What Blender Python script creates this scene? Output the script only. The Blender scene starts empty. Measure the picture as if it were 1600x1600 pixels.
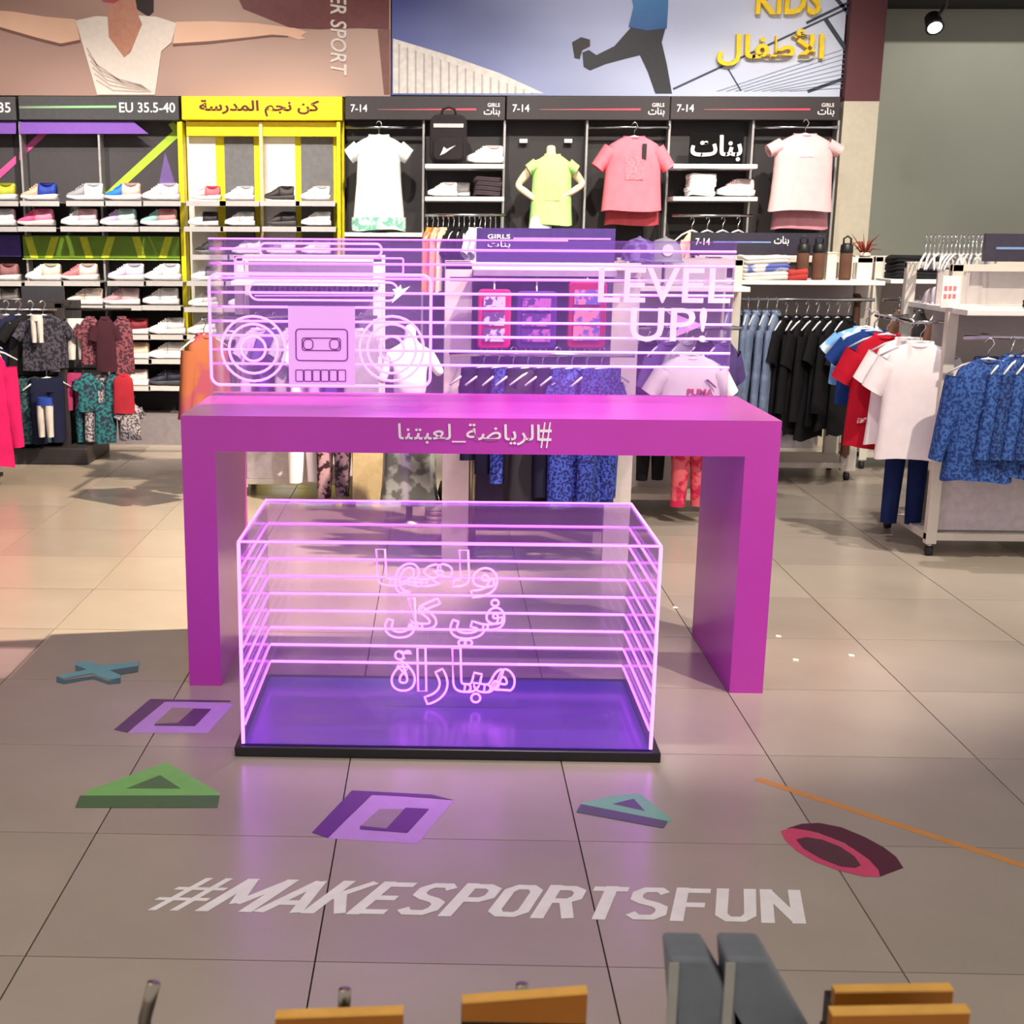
import bpy, math, random
from mathutils import Vector, Matrix
random.seed(7)
sc = bpy.context.scene
col = sc.collection
PI = math.pi

# ------------------------------------------------------------------ camera
F, CX, CY = 2142.68, 634.45, 894.97            # focal length and principal point for a 1600 px frame
YAW, PIT, ROLL = -0.023886, 0.241346, 0.006166
CAM = Vector((0.84317, -2.54215, 1.45143))
fw = Vector((math.sin(YAW)*math.cos(PIT), math.cos(YAW)*math.cos(PIT), -math.sin(PIT)))
rt0 = Vector((math.cos(YAW), -math.sin(YAW), 0)); up0 = rt0.cross(fw)
rt = rt0*math.cos(ROLL) + up0*math.sin(ROLL); up = up0*math.cos(ROLL) - rt0*math.sin(ROLL)
cd = bpy.data.cameras.new('camera'); cam = bpy.data.objects.new('camera', cd); col.objects.link(cam)
m = Matrix((rt, up, -fw)).transposed().to_4x4(); m.translation = CAM; cam.matrix_world = m
cd.sensor_width = 36; cd.lens = F/1600*36; cd.shift_x = (800-CX)/1600; cd.shift_y = (CY-800)/1600
cd.clip_start = 0.05; cd.clip_end = 100
sc.camera = cam
cd.dof.use_dof = True; cd.dof.focus_distance = 4.6; cd.dof.aperture_fstop = 13

# ------------------------------------------------------------------ world, lights, exposure
w = bpy.data.worlds.new('mall_light'); sc.world = w; w.use_nodes = True
w.node_tree.nodes['Background'].inputs[0].default_value = (1.0, 0.93, 0.86, 1)
w.node_tree.nodes['Background'].inputs[1].default_value = 0.80
sc.view_settings.view_transform = 'Standard'; sc.view_settings.look = 'None'
sc.view_settings.exposure = 0.0; sc.view_settings.gamma = 1.0
sc.view_settings.use_curve_mapping = False
sc.cycles.transparent_max_bounces = 24
sc.cycles.max_bounces = 8

def spot(name, loc, target, watts, size, blend=0.4, rad=0.05, c=(1, .9, .78)):
    l = bpy.data.lights.new(name, 'SPOT'); l.energy = watts; l.spot_size = math.radians(size)
    l.spot_blend = blend; l.shadow_soft_size = rad; l.color = c
    o = bpy.data.objects.new(name, l); col.objects.link(o); o.location = loc
    o.rotation_euler = (Vector(target)-Vector(loc)).to_track_quat('-Z', 'Y').to_euler()
    return o
spot('ceiling_spot', (-1.4, -1.2, 4.15), (.0, .6, 0), 190, 70, .8, .12, (1, .92, .82))  # added fill spot, brightens the front-left floor
# ceiling track spots (the shop lights) with added fill spots, warm white
spot('ceiling_spot', (2.30, 2.90, 4.15), (-1.3, 4.3, 0), 2500, 59, .3, .05, (1, .82, .6))
spot('ceiling_spot', (3.6, 1.0, 4.15), (2.6, 4.4, 0), 700, 70, .6, .04, (1, .9, .74))
spot('ceiling_spot', (2.8, .25, 4.15), (1.75, 2.1, .3), 520, 34, .6, .04, (1, .86, .74))
spot('ceiling_spot', (1.3, 3.5, 4.15), (1.0, 2.25, .9), 700, 28, .8, .05, (1, .9, .86))  # fill spot added to brighten the table top
for wx in (-2.4, -.9, .5, 1.9, 3.2):
    spot('wall_washer_spot', (wx, 4.2, 4.1), (wx, 7.4, 1.0), 640, 53, .9, .05, (1, .93, .84))
spot('poster_spot', (-.9, 4.9, 4.2), (-.9, 7.4, 2.9), 150, 70, .9, .05, (1, .94, .86))  # added fill, lifts the dim left poster
spot('poster_spot', (2.2, 4.9, 4.2), (2.2, 7.4, 2.9), 170, 70, .9, .05, (1, .95, .9))  # added fill, lifts the dim right poster
spot('grey_wall_spot', (5.0, 6.6, 4.1), (5.0, 8.8, 1.6), 300, 80, .8, .05, (1, .95, .86))
spot('wall_washer_spot', (3.0, 3.6, 4.15), (3.6, 4.6, .5), 330, 70, .7, .05, (1, .92, .84))
spot('wall_washer_spot', (-1.2, 4.0, 4.15), (-1.4, 6.4, .7), 110, 60, .7, .05, (1, .92, .84))
spot('wall_washer_spot', (1.3, 2.6, 4.15), (1.2, 4.6, .8), 300, 70, .7, .05, (1, .92, .84))

# ------------------------------------------------------------------ measuring helpers
def ray(x, y):
    return fw + rt*((x-CX)/F) - up*((y-CY)/F)
def W(x, y, Y):                       # photo pixel -> point on the vertical plane at depth Y
    d = ray(x, y); return CAM + d*((Y-CAM.y)/d.y)
def G(x, y, z=0.0):                   # photo pixel -> point on the horizontal plane z
    d = ray(x, y); return CAM + d*((z-CAM.z)/d.z)
def XZ(x, y, Y):
    p = W(x, y, Y); return p.x, p.z

# ------------------------------------------------------------------ materials
def lin(c):
    return tuple(((v/255)/12.92 if v/255 <= .04045 else ((v/255+.055)/1.055)**2.4) for v in c[:3])
MC = {}
def M(name, c=(128, 128, 128), rough=.6, metal=0., emit=0., spec=.4, var=.10, scale=30, c2=None, kind='noise', bump=0., sheen=0.):
    if name in MC: return MC[name]
    m = bpy.data.materials.new(name); m.use_nodes = True; nt = m.node_tree; b = nt.nodes['Principled BSDF']
    L = lin(c)
    b.inputs['Roughness'].default_value = rough; b.inputs['Metallic'].default_value = metal
    b.inputs['Specular IOR Level'].default_value = spec
    if sheen: b.inputs['Sheen Weight'].default_value = sheen
    tc = nt.nodes.new('ShaderNodeTexCoord')
    if kind == 'voronoi':
        t = nt.nodes.new('ShaderNodeTexVoronoi'); out = 'Color'
    elif kind == 'wave':
        t = nt.nodes.new('ShaderNodeTexWave'); t.inputs['Distortion'].default_value = 4; out = 'Fac'
    else:
        t = nt.nodes.new('ShaderNodeTexNoise'); t.inputs['Detail'].default_value = 3; out = 'Fac'
    t.inputs['Scale'].default_value = scale
    nt.links.new(tc.outputs['Object'], t.inputs['Vector'])
    r = nt.nodes.new('ShaderNodeValToRGB')
    if c2 is None:
        r.color_ramp.elements[0].color = (*[v*(1-var) for v in L], 1); r.color_ramp.elements[1].color = (*[min(1, v*(1+var)) for v in L], 1)
        r.color_ramp.elements[0].position = .3; r.color_ramp.elements[1].position = .7
    else:
        r.color_ramp.elements[0].color = (*L, 1); r.color_ramp.elements[1].color = (*lin(c2), 1)
        r.color_ramp.elements[0].position = .46; r.color_ramp.elements[1].position = .54
    nt.links.new(t.outputs[out], r.inputs['Fac']); nt.links.new(r.outputs['Color'], b.inputs['Base Color'])
    if emit:
        b.inputs['Emission Color'].default_value = (*L, 1); b.inputs['Emission Strength'].default_value = emit
    if bump:
        bp = nt.nodes.new('ShaderNodeBump'); bp.inputs['Strength'].default_value = bump; bp.inputs['Distance'].default_value = .01
        n2 = nt.nodes.new('ShaderNodeTexNoise'); n2.inputs['Scale'].default_value = 9; n2.inputs['Detail'].default_value = 4
        nt.links.new(tc.outputs['Object'], n2.inputs['Vector']); nt.links.new(n2.outputs['Fac'], bp.inputs['Height']); nt.links.new(bp.outputs['Normal'], b.inputs['Normal'])
    MC[name] = m; return m

def grad(name, ca, cb, axis='X', rough=.5):
    """flat print that runs from one ink colour to another across the sheet"""
    if name in MC: return MC[name]
    m = bpy.data.materials.new(name); m.use_nodes = True; nt = m.node_tree; b = nt.nodes['Principled BSDF']; b.inputs['Roughness'].default_value = rough
    tc = nt.nodes.new('ShaderNodeTexCoord'); s = nt.nodes.new('ShaderNodeSeparateXYZ'); r = nt.nodes.new('ShaderNodeValToRGB')
    nz = nt.nodes.new('ShaderNodeTexNoise'); nz.inputs['Scale'].default_value = 3
    ad = nt.nodes.new('ShaderNodeMath'); ad.operation = 'MULTIPLY_ADD'; ad.inputs[1].default_value = .25
    nt.links.new(tc.outputs['Generated'], s.inputs[0]); nt.links.new(tc.outputs['Generated'], nz.inputs['Vector'])
    nt.links.new(nz.outputs['Fac'], ad.inputs[0]); nt.links.new(s.outputs[axis], ad.inputs[2]); nt.links.new(ad.outputs[0], r.inputs['Fac'])
    r.color_ramp.elements[0].position = .12; r.color_ramp.elements[1].position = 1.0
    r.color_ramp.elements[0].color = (*lin(ca), 1); r.color_ramp.elements[1].color = (*lin(cb), 1)
    nt.links.new(r.outputs['Color'], b.inputs['Base Color']); MC[name] = m; return m

def emis(name, rgb, k=1.):
    if name in MC: return MC[name]
    m = bpy.data.materials.new(name); m.use_nodes = True; nt = m.node_tree; b = nt.nodes['Principled BSDF']
    b.inputs['Base Color'].default_value = (.6, .4, .6, 1); b.inputs['Emission Color'].default_value = (*rgb, 1); b.inputs['Emission Strength'].default_value = k
    tc = nt.nodes.new('ShaderNodeTexCoord'); nz = nt.nodes.new('ShaderNodeTexNoise'); nz.inputs['Scale'].default_value = 6
    mr = nt.nodes.new('ShaderNodeMapRange'); mr.inputs[3].default_value = k*.85; mr.inputs[4].default_value = k*1.15
    nt.links.new(tc.outputs['Object'], nz.inputs['Vector']); nt.links.new(nz.outputs['Fac'], mr.inputs[0]); nt.links.new(mr.outputs[0], b.inputs['Emission Strength'])
    MC[name] = m; return m

def acrylic(name, tint=(.97, .94, .99), haze=.06, hazec=(.9, .8, 1), refl=.07, rough=.04):
    if name in MC: return MC[name]
    m = bpy.data.materials.new(name); m.use_nodes = True; nt = m.node_tree; nt.nodes.remove(nt.nodes['Principled BSDF']); out = nt.nodes['Material Output']
    tr = nt.nodes.new('ShaderNodeBsdfTransparent'); tr.inputs[0].default_value = (*tint, 1)
    gl = nt.nodes.new('ShaderNodeBsdfGlossy'); gl.inputs['Roughness'].default_value = rough
    df = nt.nodes.new('ShaderNodeBsdfTranslucent'); df.inputs[0].default_value = (*hazec, 1)
    d2 = nt.nodes.new('ShaderNodeBsdfDiffuse'); d2.inputs[0].default_value = (*hazec, 1)
    a0 = nt.nodes.new('ShaderNodeMixShader'); a0.inputs[0].default_value = .5; nt.links.new(df.outputs[0], a0.inputs[1]); nt.links.new(d2.outputs[0], a0.inputs[2])
    a = nt.nodes.new('ShaderNodeMixShader'); a.inputs[0].default_value = haze
    nz = nt.nodes.new('ShaderNodeTexNoise'); nz.inputs['Scale'].default_value = 4; tc = nt.nodes.new('ShaderNodeTexCoord'); nt.links.new(tc.outputs['Object'], nz.inputs['Vector'])
    mr = nt.nodes.new('ShaderNodeMapRange'); mr.inputs[3].default_value = haze*.6; mr.inputs[4].default_value = haze*1.4; nt.links.new(nz.outputs['Fac'], mr.inputs[0]); nt.links.new(mr.outputs[0], a.inputs[0])
    nt.links.new(tr.outputs[0], a.inputs[1]); nt.links.new(a0.outputs[0], a.inputs[2])
    fr = nt.nodes.new('ShaderNodeLayerWeight'); pw = nt.nodes.new('ShaderNodeMath'); pw.operation = 'POWER'; pw.inputs[1].default_value = 4
    ma = nt.nodes.new('ShaderNodeMath'); ma.operation = 'MULTIPLY_ADD'; ma.inputs[1].default_value = .45; ma.inputs[2].default_value = .02
    nt.links.new(fr.outputs['Facing'], pw.inputs[0]); nt.links.new(pw.outputs[0], ma.inputs[0])
    b = nt.nodes.new('ShaderNodeMixShader'); nt.links.new(ma.outputs[0], b.inputs[0])
    nt.links.new(a.outputs[0], b.inputs[1]); nt.links.new(gl.outputs[0], b.inputs[2]); nt.links.new(b.outputs[0], out.inputs[0])
    MC[name] = m; return m

# ------------------------------------------------------------------ mesh builder
class MB:
    def __init__(s): s.v = []; s.f = []
    def add(s, v, f):
        n = len(s.v); s.v += [Vector(p) for p in v]; s.f += [[i+n for i in q] for q in f]; return s
    def box(s, x0, x1, y0, y1, z0, z1):
        return s.add([(x0,y0,z0),(x1,y0,z0),(x1,y1,z0),(x0,y1,z0),(x0,y0,z1),(x1,y0,z1),(x1,y1,z1),(x0,y1,z1)],
                     [(0,3,2,1),(4,5,6,7),(0,1,5,4),(1,2,6,5),(2,3,7,6),(3,0,4,7)])
    def loft(s, rings, cap0=True, cap1=True, closed=True):
        n = len(rings[0]); v = [p for r in rings for p in r]; f = []
        for i in range(len(rings)-1):
            for j in range(n if closed else n-1):
                k = (j+1) % n; f.append((i*n+j, i*n+k, (i+1)*n+k, (i+1)*n+j))
        if cap0: f.append(tuple(range(n))[::-1])
        if cap1: f.append(tuple((len(rings)-1)*n+j for j in range(n)))
        return s.add(v, f)
    def tube(s, pts, r, n=8, loop=False):
        pts = [Vector(p) for p in pts]; N = len(pts); rings = []
        rr = r if isinstance(r, (list, tuple)) else [r]*N
        prev = None
        for i in range(N):
            a = pts[i-1] if (i or loop) else pts[i]; b = pts[(i+1) % N] if (i < N-1 or loop) else pts[i]
            t = (b-a).normalized()
            if prev is None: u = t.cross(Vector((0,0,1)) if abs(t.z) < .9 else Vector((0,1,0))).normalized()
            else: u = (prev - t*prev.dot(t)).normalized()
            prev = u; q = t.cross(u)
            rings.append([pts[i]+(u*math.cos(2*PI*k/n)+q*math.sin(2*PI*k/n))*rr[i] for k in range(n)])
        if loop: rings.append(rings[0]); return s.loft(rings, False, False)
        return s.loft(rings)
    def prism(s, pts, y0, y1):          # outline in x,z, extruded along y
        n = len(pts)
        v = [(p[0], y0, p[1]) for p in pts]+[(p[0], y1, p[1]) for p in pts]
        return s.add(v, [tuple(range(n)), tuple(range(2*n-1, n-1, -1))]+[(i, i+n, (i+1) % n+n, (i+1) % n) for i in range(n)])
    def slab(s, pts, z0, z1):           # outline in x,y, extruded along z
        n = len(pts)
        v = [(p[0], p[1], z0) for p in pts]+[(p[0], p[1], z1) for p in pts]
        return s.add(v, [tuple(range(n))[::-1], tuple(range(n, 2*n))]+[(i, (i+1) % n, (i+1) % n+n, i+n) for i in range(n)])
    def lathe(s, prof, n=16, c=(0, 0, 0)):
        return s.loft([[(c[0]+r*math.cos(2*PI*k/n), c[1]+r*math.sin(2*PI*k/n), c[2]+z) for k in range(n)] for r, z in prof])
    def xf(s, mt): s.v = [mt @ p for p in s.v]; return s
    def mesh(s, name, mat, smooth=False):
        me = bpy.data.meshes.new(name); me.from_pydata([tuple(p) for p in s.v], [], s.f); me.validate()
        if mat: me.materials.append(mat)
        if smooth: me.polygons.foreach_set('use_smooth', [True]*len(me.polygons))
        me.update(); return me
    def build(s, name, mat, parent=None, smooth=False, world=True, bevel=0):
        if parent is not None and world:
            off = Vector(parent.location) if parent.parent is None else Vector(parent.parent.location)
            s.v = [p-off for p in s.v]
        o = bpy.data.objects.new(name, s.mesh(name, mat, smooth)); col.objects.link(o); o.parent = parent
        if bevel:
            bv = o.modifiers.new('bevel', 'BEVEL'); bv.width = bevel; bv.segments = 2; bv.limit_method = 'ANGLE'
        return o
def thing(name, label, cat, loc=(0, 0, 0), rz=0, group=None):
    o = bpy.data.objects.new(name, None); col.objects.link(o); o.location = loc; o.rotation_euler = (0, 0, rz)
    o.empty_display_size = .05
    return tag(o, label, cat, group)
def tag(o, label, cat, group=None, kind=None):
    o['label'] = label; o['category'] = cat
    if group: o['group'] = group
    if kind: o['kind'] = kind
    return o
def struct(o, label=None):
    o['kind'] = 'structure'
    if label: o['label'] = label
    return o
def single(mb, name, mat, label, cat, group=None, smooth=False, base=None, bevel=0):
    """a thing that is one mesh: origin moved to its base centre"""
    xs = [p.x for p in mb.v]; ys = [p.y for p in mb.v]; zs = [p.z for p in mb.v]
    c = Vector(((min(xs)+max(xs))/2, (min(ys)+max(ys))/2, min(zs)))
    mb.v = [p-c for p in mb.v]
    o = mb.build(name, mat, None, smooth, bevel=bevel); o.location = c
    return tag(o, label, cat, group)
def copy_tree(root, loc=None, rz=None, label=None, parent=None):
    c = root.copy(); col.objects.link(c); c.parent = parent
    if loc is not None: c.location = loc
    if rz is not None: c.rotation_euler = (0, 0, rz)
    if label: c['label'] = label
    for ch in root.children: copy_tree(ch, parent=c)
    return c
ORD = ['first', 'second', 'third', 'fourth', 'fifth', 'sixth', 'seventh', 'eighth', 'ninth', 'tenth', 'eleventh', 'twelfth', 'thirteenth', 'fourteenth', 'fifteenth', 'sixteenth']
def ordi(i): return ORD[i] if i < len(ORD) else 'number %d' % (i+1)

# ------------------------------------------------------------------ lettering
AR = {'ا': (0xFE8D, 0xFE8E), 'أ': (0xFE83, 0xFE84), 'ب': 0xFE8F, 'ت': 0xFE95, 'ة': (0xFE93, 0xFE94), 'ج': 0xFE9D, 'د': (0xFEA9, 0xFEAA), 'ر': (0xFEAD, 0xFEAE),
      'س': 0xFEB1, 'ض': 0xFEBD, 'ط': 0xFEC1, 'ع': 0xFEC9, 'ف': 0xFED1, 'ك': 0xFED9, 'ل': 0xFEDD, 'م': 0xFEE1, 'ن': 0xFEE5, 'ه': 0xFEE9, 'و': (0xFEED, 0xFEEE), 'ي': 0xFEF1}
def arabic(s):
    s = s.replace('لأ', '\u0001'); out = []
    tbl = dict(AR); tbl['\u0001'] = (0xFEF7, 0xFEF8)
    for i, ch in enumerate(s):
        e = tbl.get(ch)
        if e is None: out.append(ch); continue
        pj = i > 0 and isinstance(tbl.get(s[i-1]), int); nj = i < len(s)-1 and s[i+1] in tbl
        if isinstance(e, tuple): out.append(chr(e[1] if pj else e[0]))
        else: out.append(chr(e + (3 if pj and nj else 1 if pj else 2 if nj else 0)))
    return ''.join(out[::-1])
def text_mb(s, extrude=.0, bold=0., shear=0., outline=0., res=3):
    c = bpy.data.curves.new('lettering', 'FONT'); c.body = s; c.size = 1; c.shear = shear; c.resolution_u = res; c.offset = bold
    if outline: c.fill_mode = 'NONE'; c.bevel_depth = outline; c.bevel_resolution = 1
    else: c.extrude = extrude
    o = bpy.data.objects.new('lettering', c); col.objects.link(o); bpy.context.view_layer.update()
    me = o.to_mesh(); mb = MB()
    mb.v = [v.co.copy() for v in me.vertices]; mb.f = [list(p.vertices) for p in me.polygons]
    o.to_mesh_clear(); bpy.data.objects.remove(o); bpy.data.curves.remove(c)
    return mb
def fit(mb, w, h, keep=False):
    xs = [p.x for p in mb.v]; ys = [p.y for p in mb.v]; x0, x1, y0, y1 = min(xs), max(xs), min(ys), max(ys)
    sx = w/(x1-x0); sy = h/(y1-y0)
    if keep: sx = sy = min(sx, sy)
    mb.v = [Vector(((p.x-(x0+x1)/2)*sx, (p.y-(y0+y1)/2)*sy, p.z)) for p in mb.v]; return mb
def wall_text(s, px0, py0, px1, py1, Y, thick=.003, **k):
    """lettering standing on a wall plane that faces the camera side (-Y)"""
    a = W(px0, py0, Y); b = W(px1, py1, Y)
    mb = fit(text_mb(s, extrude=thick/2, **k), abs(b.x-a.x), abs(a.z-b.z))
    cx, cz = (a.x+b.x)/2, (a.z+b.z)/2
    mb.v = [Vector((cx+p.x, Y-thick/2-p.z, cz+p.y)) for p in mb.v]; return mb

def rnd_rect(cx, cz, w, h, r, n=5):
    out = []
    for sx, sz, a0 in ((1, 1, 0), (-1, 1, 90), (-1, -1, 180), (1, -1, 270)):
        for k in range(n+1):
            a = math.radians(a0+90*k/n); out.append((cx+sx*(w/2-r)+r*math.cos(a), cz+sz*(h/2-r)+r*math.sin(a)))
    return out
def circle(cx, cz, r, n=28): return [(cx+r*math.cos(2*PI*k/n), cz+r*math.sin(2*PI*k/n)) for k in range(n)]

# ================================================================== THE SETTING
tile_mats = [M('porcelain_tile_%d' % i, c, rough=.24, spec=.5, var=.07, scale=2.2) for i, c in enumerate(((168, 156, 143), (164, 152, 140), (171, 159, 145)))]
grout = M('dark_grout', (62, 56, 50), rough=.9)
S = .6; GAP = .0018
floor = struct(MB().box(-4.2, 6.6, -3.6, 9.0, -.06, -.006).build('floor', grout), 'grey porcelain tiled shop floor')
cells = []
for i in range(-7, 11):
    for j in range(-6, 15):
        c = Vector(((i+.5)*S, (j+.5)*S, 0)); d = c-CAM; z = d.dot(fw)
        if z > .4:
            px = CX+F*d.dot(rt)/z; py = CY-F*d.dot(up)/z; over = max(0, -px, px-1600, py-1600)
        else: over = 9e3-z*100
        cells.append((over, i, j))
cells.sort()
tm = [MB().box(GAP, S-GAP, GAP, S-GAP, -.012, 0).mesh('tile', t) for t in tile_mats]
for over, i, j in cells[:290]:
    o = bpy.data.objects.new('tile', tm[(i*7+j*13+i*j) % 3]); col.objects.link(o); o.parent = floor; o.location = (i*S, j*S, 0)
rest = MB()
for over, i, j in cells[290:]: rest.box(i*S+GAP, (i+1)*S-GAP, j*S+GAP, (j+1)*S-GAP, -.012, 0)
o = rest.build('far_tiles', tile_mats[0], floor); o['kind'] = 'stuff'

charcoal = M('charcoal_panel', (46, 41, 41), rough=.55, var=.06, scale=8)
struct(MB().box(-4.2, 3.66, 7.5, 7.6, 0, 4.3).build('wall_back', M('wall_dark', (64, 58, 57), rough=.8)))
struct(MB().box(3.80, 6.6, 8.8, 8.9, 0, 4.3).build('wall_right', M('wall_grey_green', (134, 136, 126), rough=.85, var=.05, scale=1.5, bump=.05)))
struct(MB().box(-4.3, -4.2, 2.0, 7.6, 0, 4.3).build('wall_left', M('wall_dark_side', (90, 84, 80), rough=.8)))
struct(MB().box(-4.3, 6.6, 1.2, 8.9, 4.3, 4.4).build('ceiling', M('black_ceiling', (26, 25, 25), rough=.9)))
struct(MB().box(3.82, 6.6, 8.35, 8.8, 3.16, 4.3).build('trim_1', M('black_soffit', (22, 20, 20), rough=.9)), 'black soffit above the grey wall')
cxl, cxr = W(1308, 300, 7.32).x, W(1373, 170, 7.32).x
cz = W(1340, 158, 7.32).z
column = struct(MB().box(cxl, cxr, 7.32, 8.8, 0, cz).build('column', M('beige_column', (196, 186, 166), rough=.8, var=.04, bump=.04)), 'beige square column with a maroon upper part')
MB().box(cxl, cxr, 7.318, 8.8, cz, 4.3).build('maroon_upper', M('maroon_paint', (92, 48, 52), rough=.7, var=.05), column)
struct(MB().box(W(165, 640, 7.0).x-2.5, W(286, 640, 7.0).x, 7.05, 7.5, 0, .20).build('trim_2', M('grey_plinth', (120, 112, 116), rough=.6)), 'low grey plinth below the shoe wall')
struct(MB().box(-1.0, 3.5, 7.2, 7.5, 0, .12).build('baseboard_back', M('grey_plinth'), None))

# ------------------------------------------------------------------ posters above the fixtures (flat prints)
PY = 7.40
def print_poly(pts, mat, parent, name, k=1, Y=PY):
    return MB().prism([XZ(x, y, Y-.002*k) for x, y in pts][::-1], Y-.002*k, Y-.002*(k-1)).build(name, mat, parent)
def poster(name, x0, x1, label, mat):
    a, b = W(x0, 149, PY), W(x1, 149, PY)
    t = thing(name, label, 'poster', ((a.x+b.x)/2, PY+.02, a.z))
    MB().box(a.x, b.x, PY, 7.499, a.z+.002, 3.75).build('panel', mat, t); return t
pl = poster('fitness_poster', -120, 610, 'brown wall poster of a person in a white wrap top with arms spread', grad('poster_brown', (160, 120, 108), (184, 152, 138), 'X'))
skin = M('print_skin', (232, 186, 158), rough=.5, var=.04, scale=4); skin2 = M('print_skin_shade', (186, 128, 104), rough=.5)
print_poly([(345, -60), (608, -60), (608, 46), (560, 44), (500, 46), (455, 44), (420, 30), (380, 14)], M('print_maroon', (112, 56, 56), rough=.5), pl, 'dark_shape')
print_poly([(590, 46), (609, 46), (609, 148), (600, 148)], M('print_brown_edge', (124, 78, 70), rough=.5), pl, 'edge_band', 1)
print_poly([(-40, 14), (20, 18), (70, 26), (118, 30), (125, 62), (95, 68), (55, 58), (0, 42), (-40, 34)], skin, pl, 'right_arm_print', 2)
print_poly([(275, 34), (330, 33), (400, 36), (430, 40), (462, 44), (480, 50), (470, 56), (478, 60), (466, 62), (450, 56), (425, 54), (390, 58), (330, 64), (270, 68)], skin, pl, 'left_arm_print', 2)
shd = M('print_arm_shade', (120, 76, 66), rough=.5)
print_poly([(-40, 34), (0, 42), (55, 58), (95, 68), (125, 62), (125, 66), (95, 72), (55, 62), (0, 46), (-40, 37)], shd, pl, 'arm_shade_print', 3)
print_poly([(270, 68), (330, 64), (390, 58), (425, 54), (450, 56), (450, 58), (425, 57), (390, 61), (330, 68), (270, 72)], shd, pl, 'arm_shade_print', 3)
print_poly([(160, -30), (222, -30), (214, 20), (222, 40), (210, 70), (194, 92), (172, 60), (166, 28), (172, 12)], skin2, pl, 'neck_print', 2)
print_poly([(214, -40), (240, -40), (240, 18), (232, 26), (214, 14), (210, -10)], M('print_hair', (44, 28, 28), rough=.6), pl, 'hair_print', 3)
print_poly([(158, -30), (186, -30), (190, -2), (178, 5), (160, 2)], M('print_lips', (168, 70, 74), rough=.5), pl, 'chin_print', 3)
wh = M('print_white_top', (228, 214, 202), rough=.5, var=.04)
print_poly([(118, 32), (150, 25), (168, 26), (170, 58), (194, 90), (204, 82), (222, 38), (216, 24), (244, 26), (276, 36), (268, 66), (252, 80), (242, 148), (152, 148), (138, 100), (128, 66)], wh, pl, 'wrap_top_print', 4)
for q in range(6):
    cv = [(136+q*3, 74+q*10), (152+q*5, 100+q*8), (184+q*6, 122+q*4), (222+q*3, 132+q*2)]
    print_poly(cv+[(x-1, y+2.2) for x, y in cv[::-1]], M('print_fold', (190, 170, 160)), pl, 'fold_line', 5)
mb = text_mb('ER SPORT', extrude=.001, bold=.012, shear=.2); a = W(516, -8, PY); b = W(542, 118, PY)
fit(mb, abs(a.z-b.z), abs(b.x-a.x)); mb.v = [Vector(((a.x+b.x)/2+p.y, PY-.007-p.z, (a.z+b.z)/2-p.x)) for p in mb.v]
mb.build('lettering', M('print_offwhite', (226, 214, 206)), pl)
pr = poster('runner_poster', 612, 1312, 'blue sky wall poster of a leaping runner beside a wire fence', grad('poster_sky', (72, 82, 152), (206, 212, 232), 'X'))
roofp = [(614, 60), (700, 86), (780, 114), (850, 146), (614, 146)]
print_poly(roofp, M('print_roof', (222, 214, 206), rough=.5), pr, 'roof_print')
for q in range(17):
    x = 622+q*13; t = 62+(x-614)*.36
    print_poly([(x, t+4), (x+3, t+5), (x+3, 146), (x, 146)], M('print_roof_line', (186, 176, 172)), pr, 'roof_rib_print', 2)
blk = M('print_black', (38, 36, 42), rough=.5)
print_poly([(990, 38), (1040, 44), (1034, 66), (1042, 100), (1050, 146), (1024, 146), (1012, 112), (1000, 86), (976, 92), (946, 100), (922, 110), (912, 104), (910, 82), (920, 78), (932, 86), (960, 72)], blk, pr, 'runner_legs_print', 2)
print_poly([(894, 66), (908, 58), (922, 62), (922, 72), (910, 78), (906, 92), (898, 90)], M('print_shoe', (54, 48, 46)), pr, 'runner_shoe_print', 3)
print_poly([(985, -60), (1046, -60), (1044, 10), (1042, 44), (1012, 48), (982, 42), (990, 10), (984, -20)], grad('print_blue_top', (26, 74, 132), (52, 132, 186), 'Z'), pr, 'runner_top_print', 3)
dk = M('print_fence', (58, 66, 78))
for (x0, y0, x1, y1, w_) in ((1052, 139, 1335, 8, 3), (1260, 36, 1334, 0, 4), (1275, -40, 1334, 30, 6), (1290, 30, 1332, 92, 7), (1262, 143, 1332, 118, 5), (1138, 108, 1158, 142, 2)):
    L_ = math.hypot(x1-x0, y1-y0); nx, ny = -(y1-y0)/L_*w_/2, (x1-x0)/L_*w_/2
    print_poly([(x0+nx, y0+ny), (x1+nx, y1+ny), (x1-nx, y1-ny), (x0-nx, y0-ny)], dk, pr, 'fence_post_print', 2)
for q in range(9):
    print_poly([(1120+q*14, 142), (1331, 72+q*8), (1331, 73+q*8), (1122+q*14, 143)], M('print_wire', (150, 158, 170)), pr, 'wire_print', 2)
yel = M('sign_yellow', (246, 206, 20), rough=.4); 
ky = thing('kids_letters', 'raised yellow wall letters reading KIDS over Arabic for children', 'sign', W(1200, 100, PY-.03))
wall_text('KIDS', 1182, -22, 1280, 24, PY-.01, .035, bold=.02).build('latin_lettering', yel, ky)
wall_text(arabic('الأطفال'), 1122, 46, 1284, 104, PY-.01, .035, bold=.02).build('arabic_lettering', yel, ky)

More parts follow.
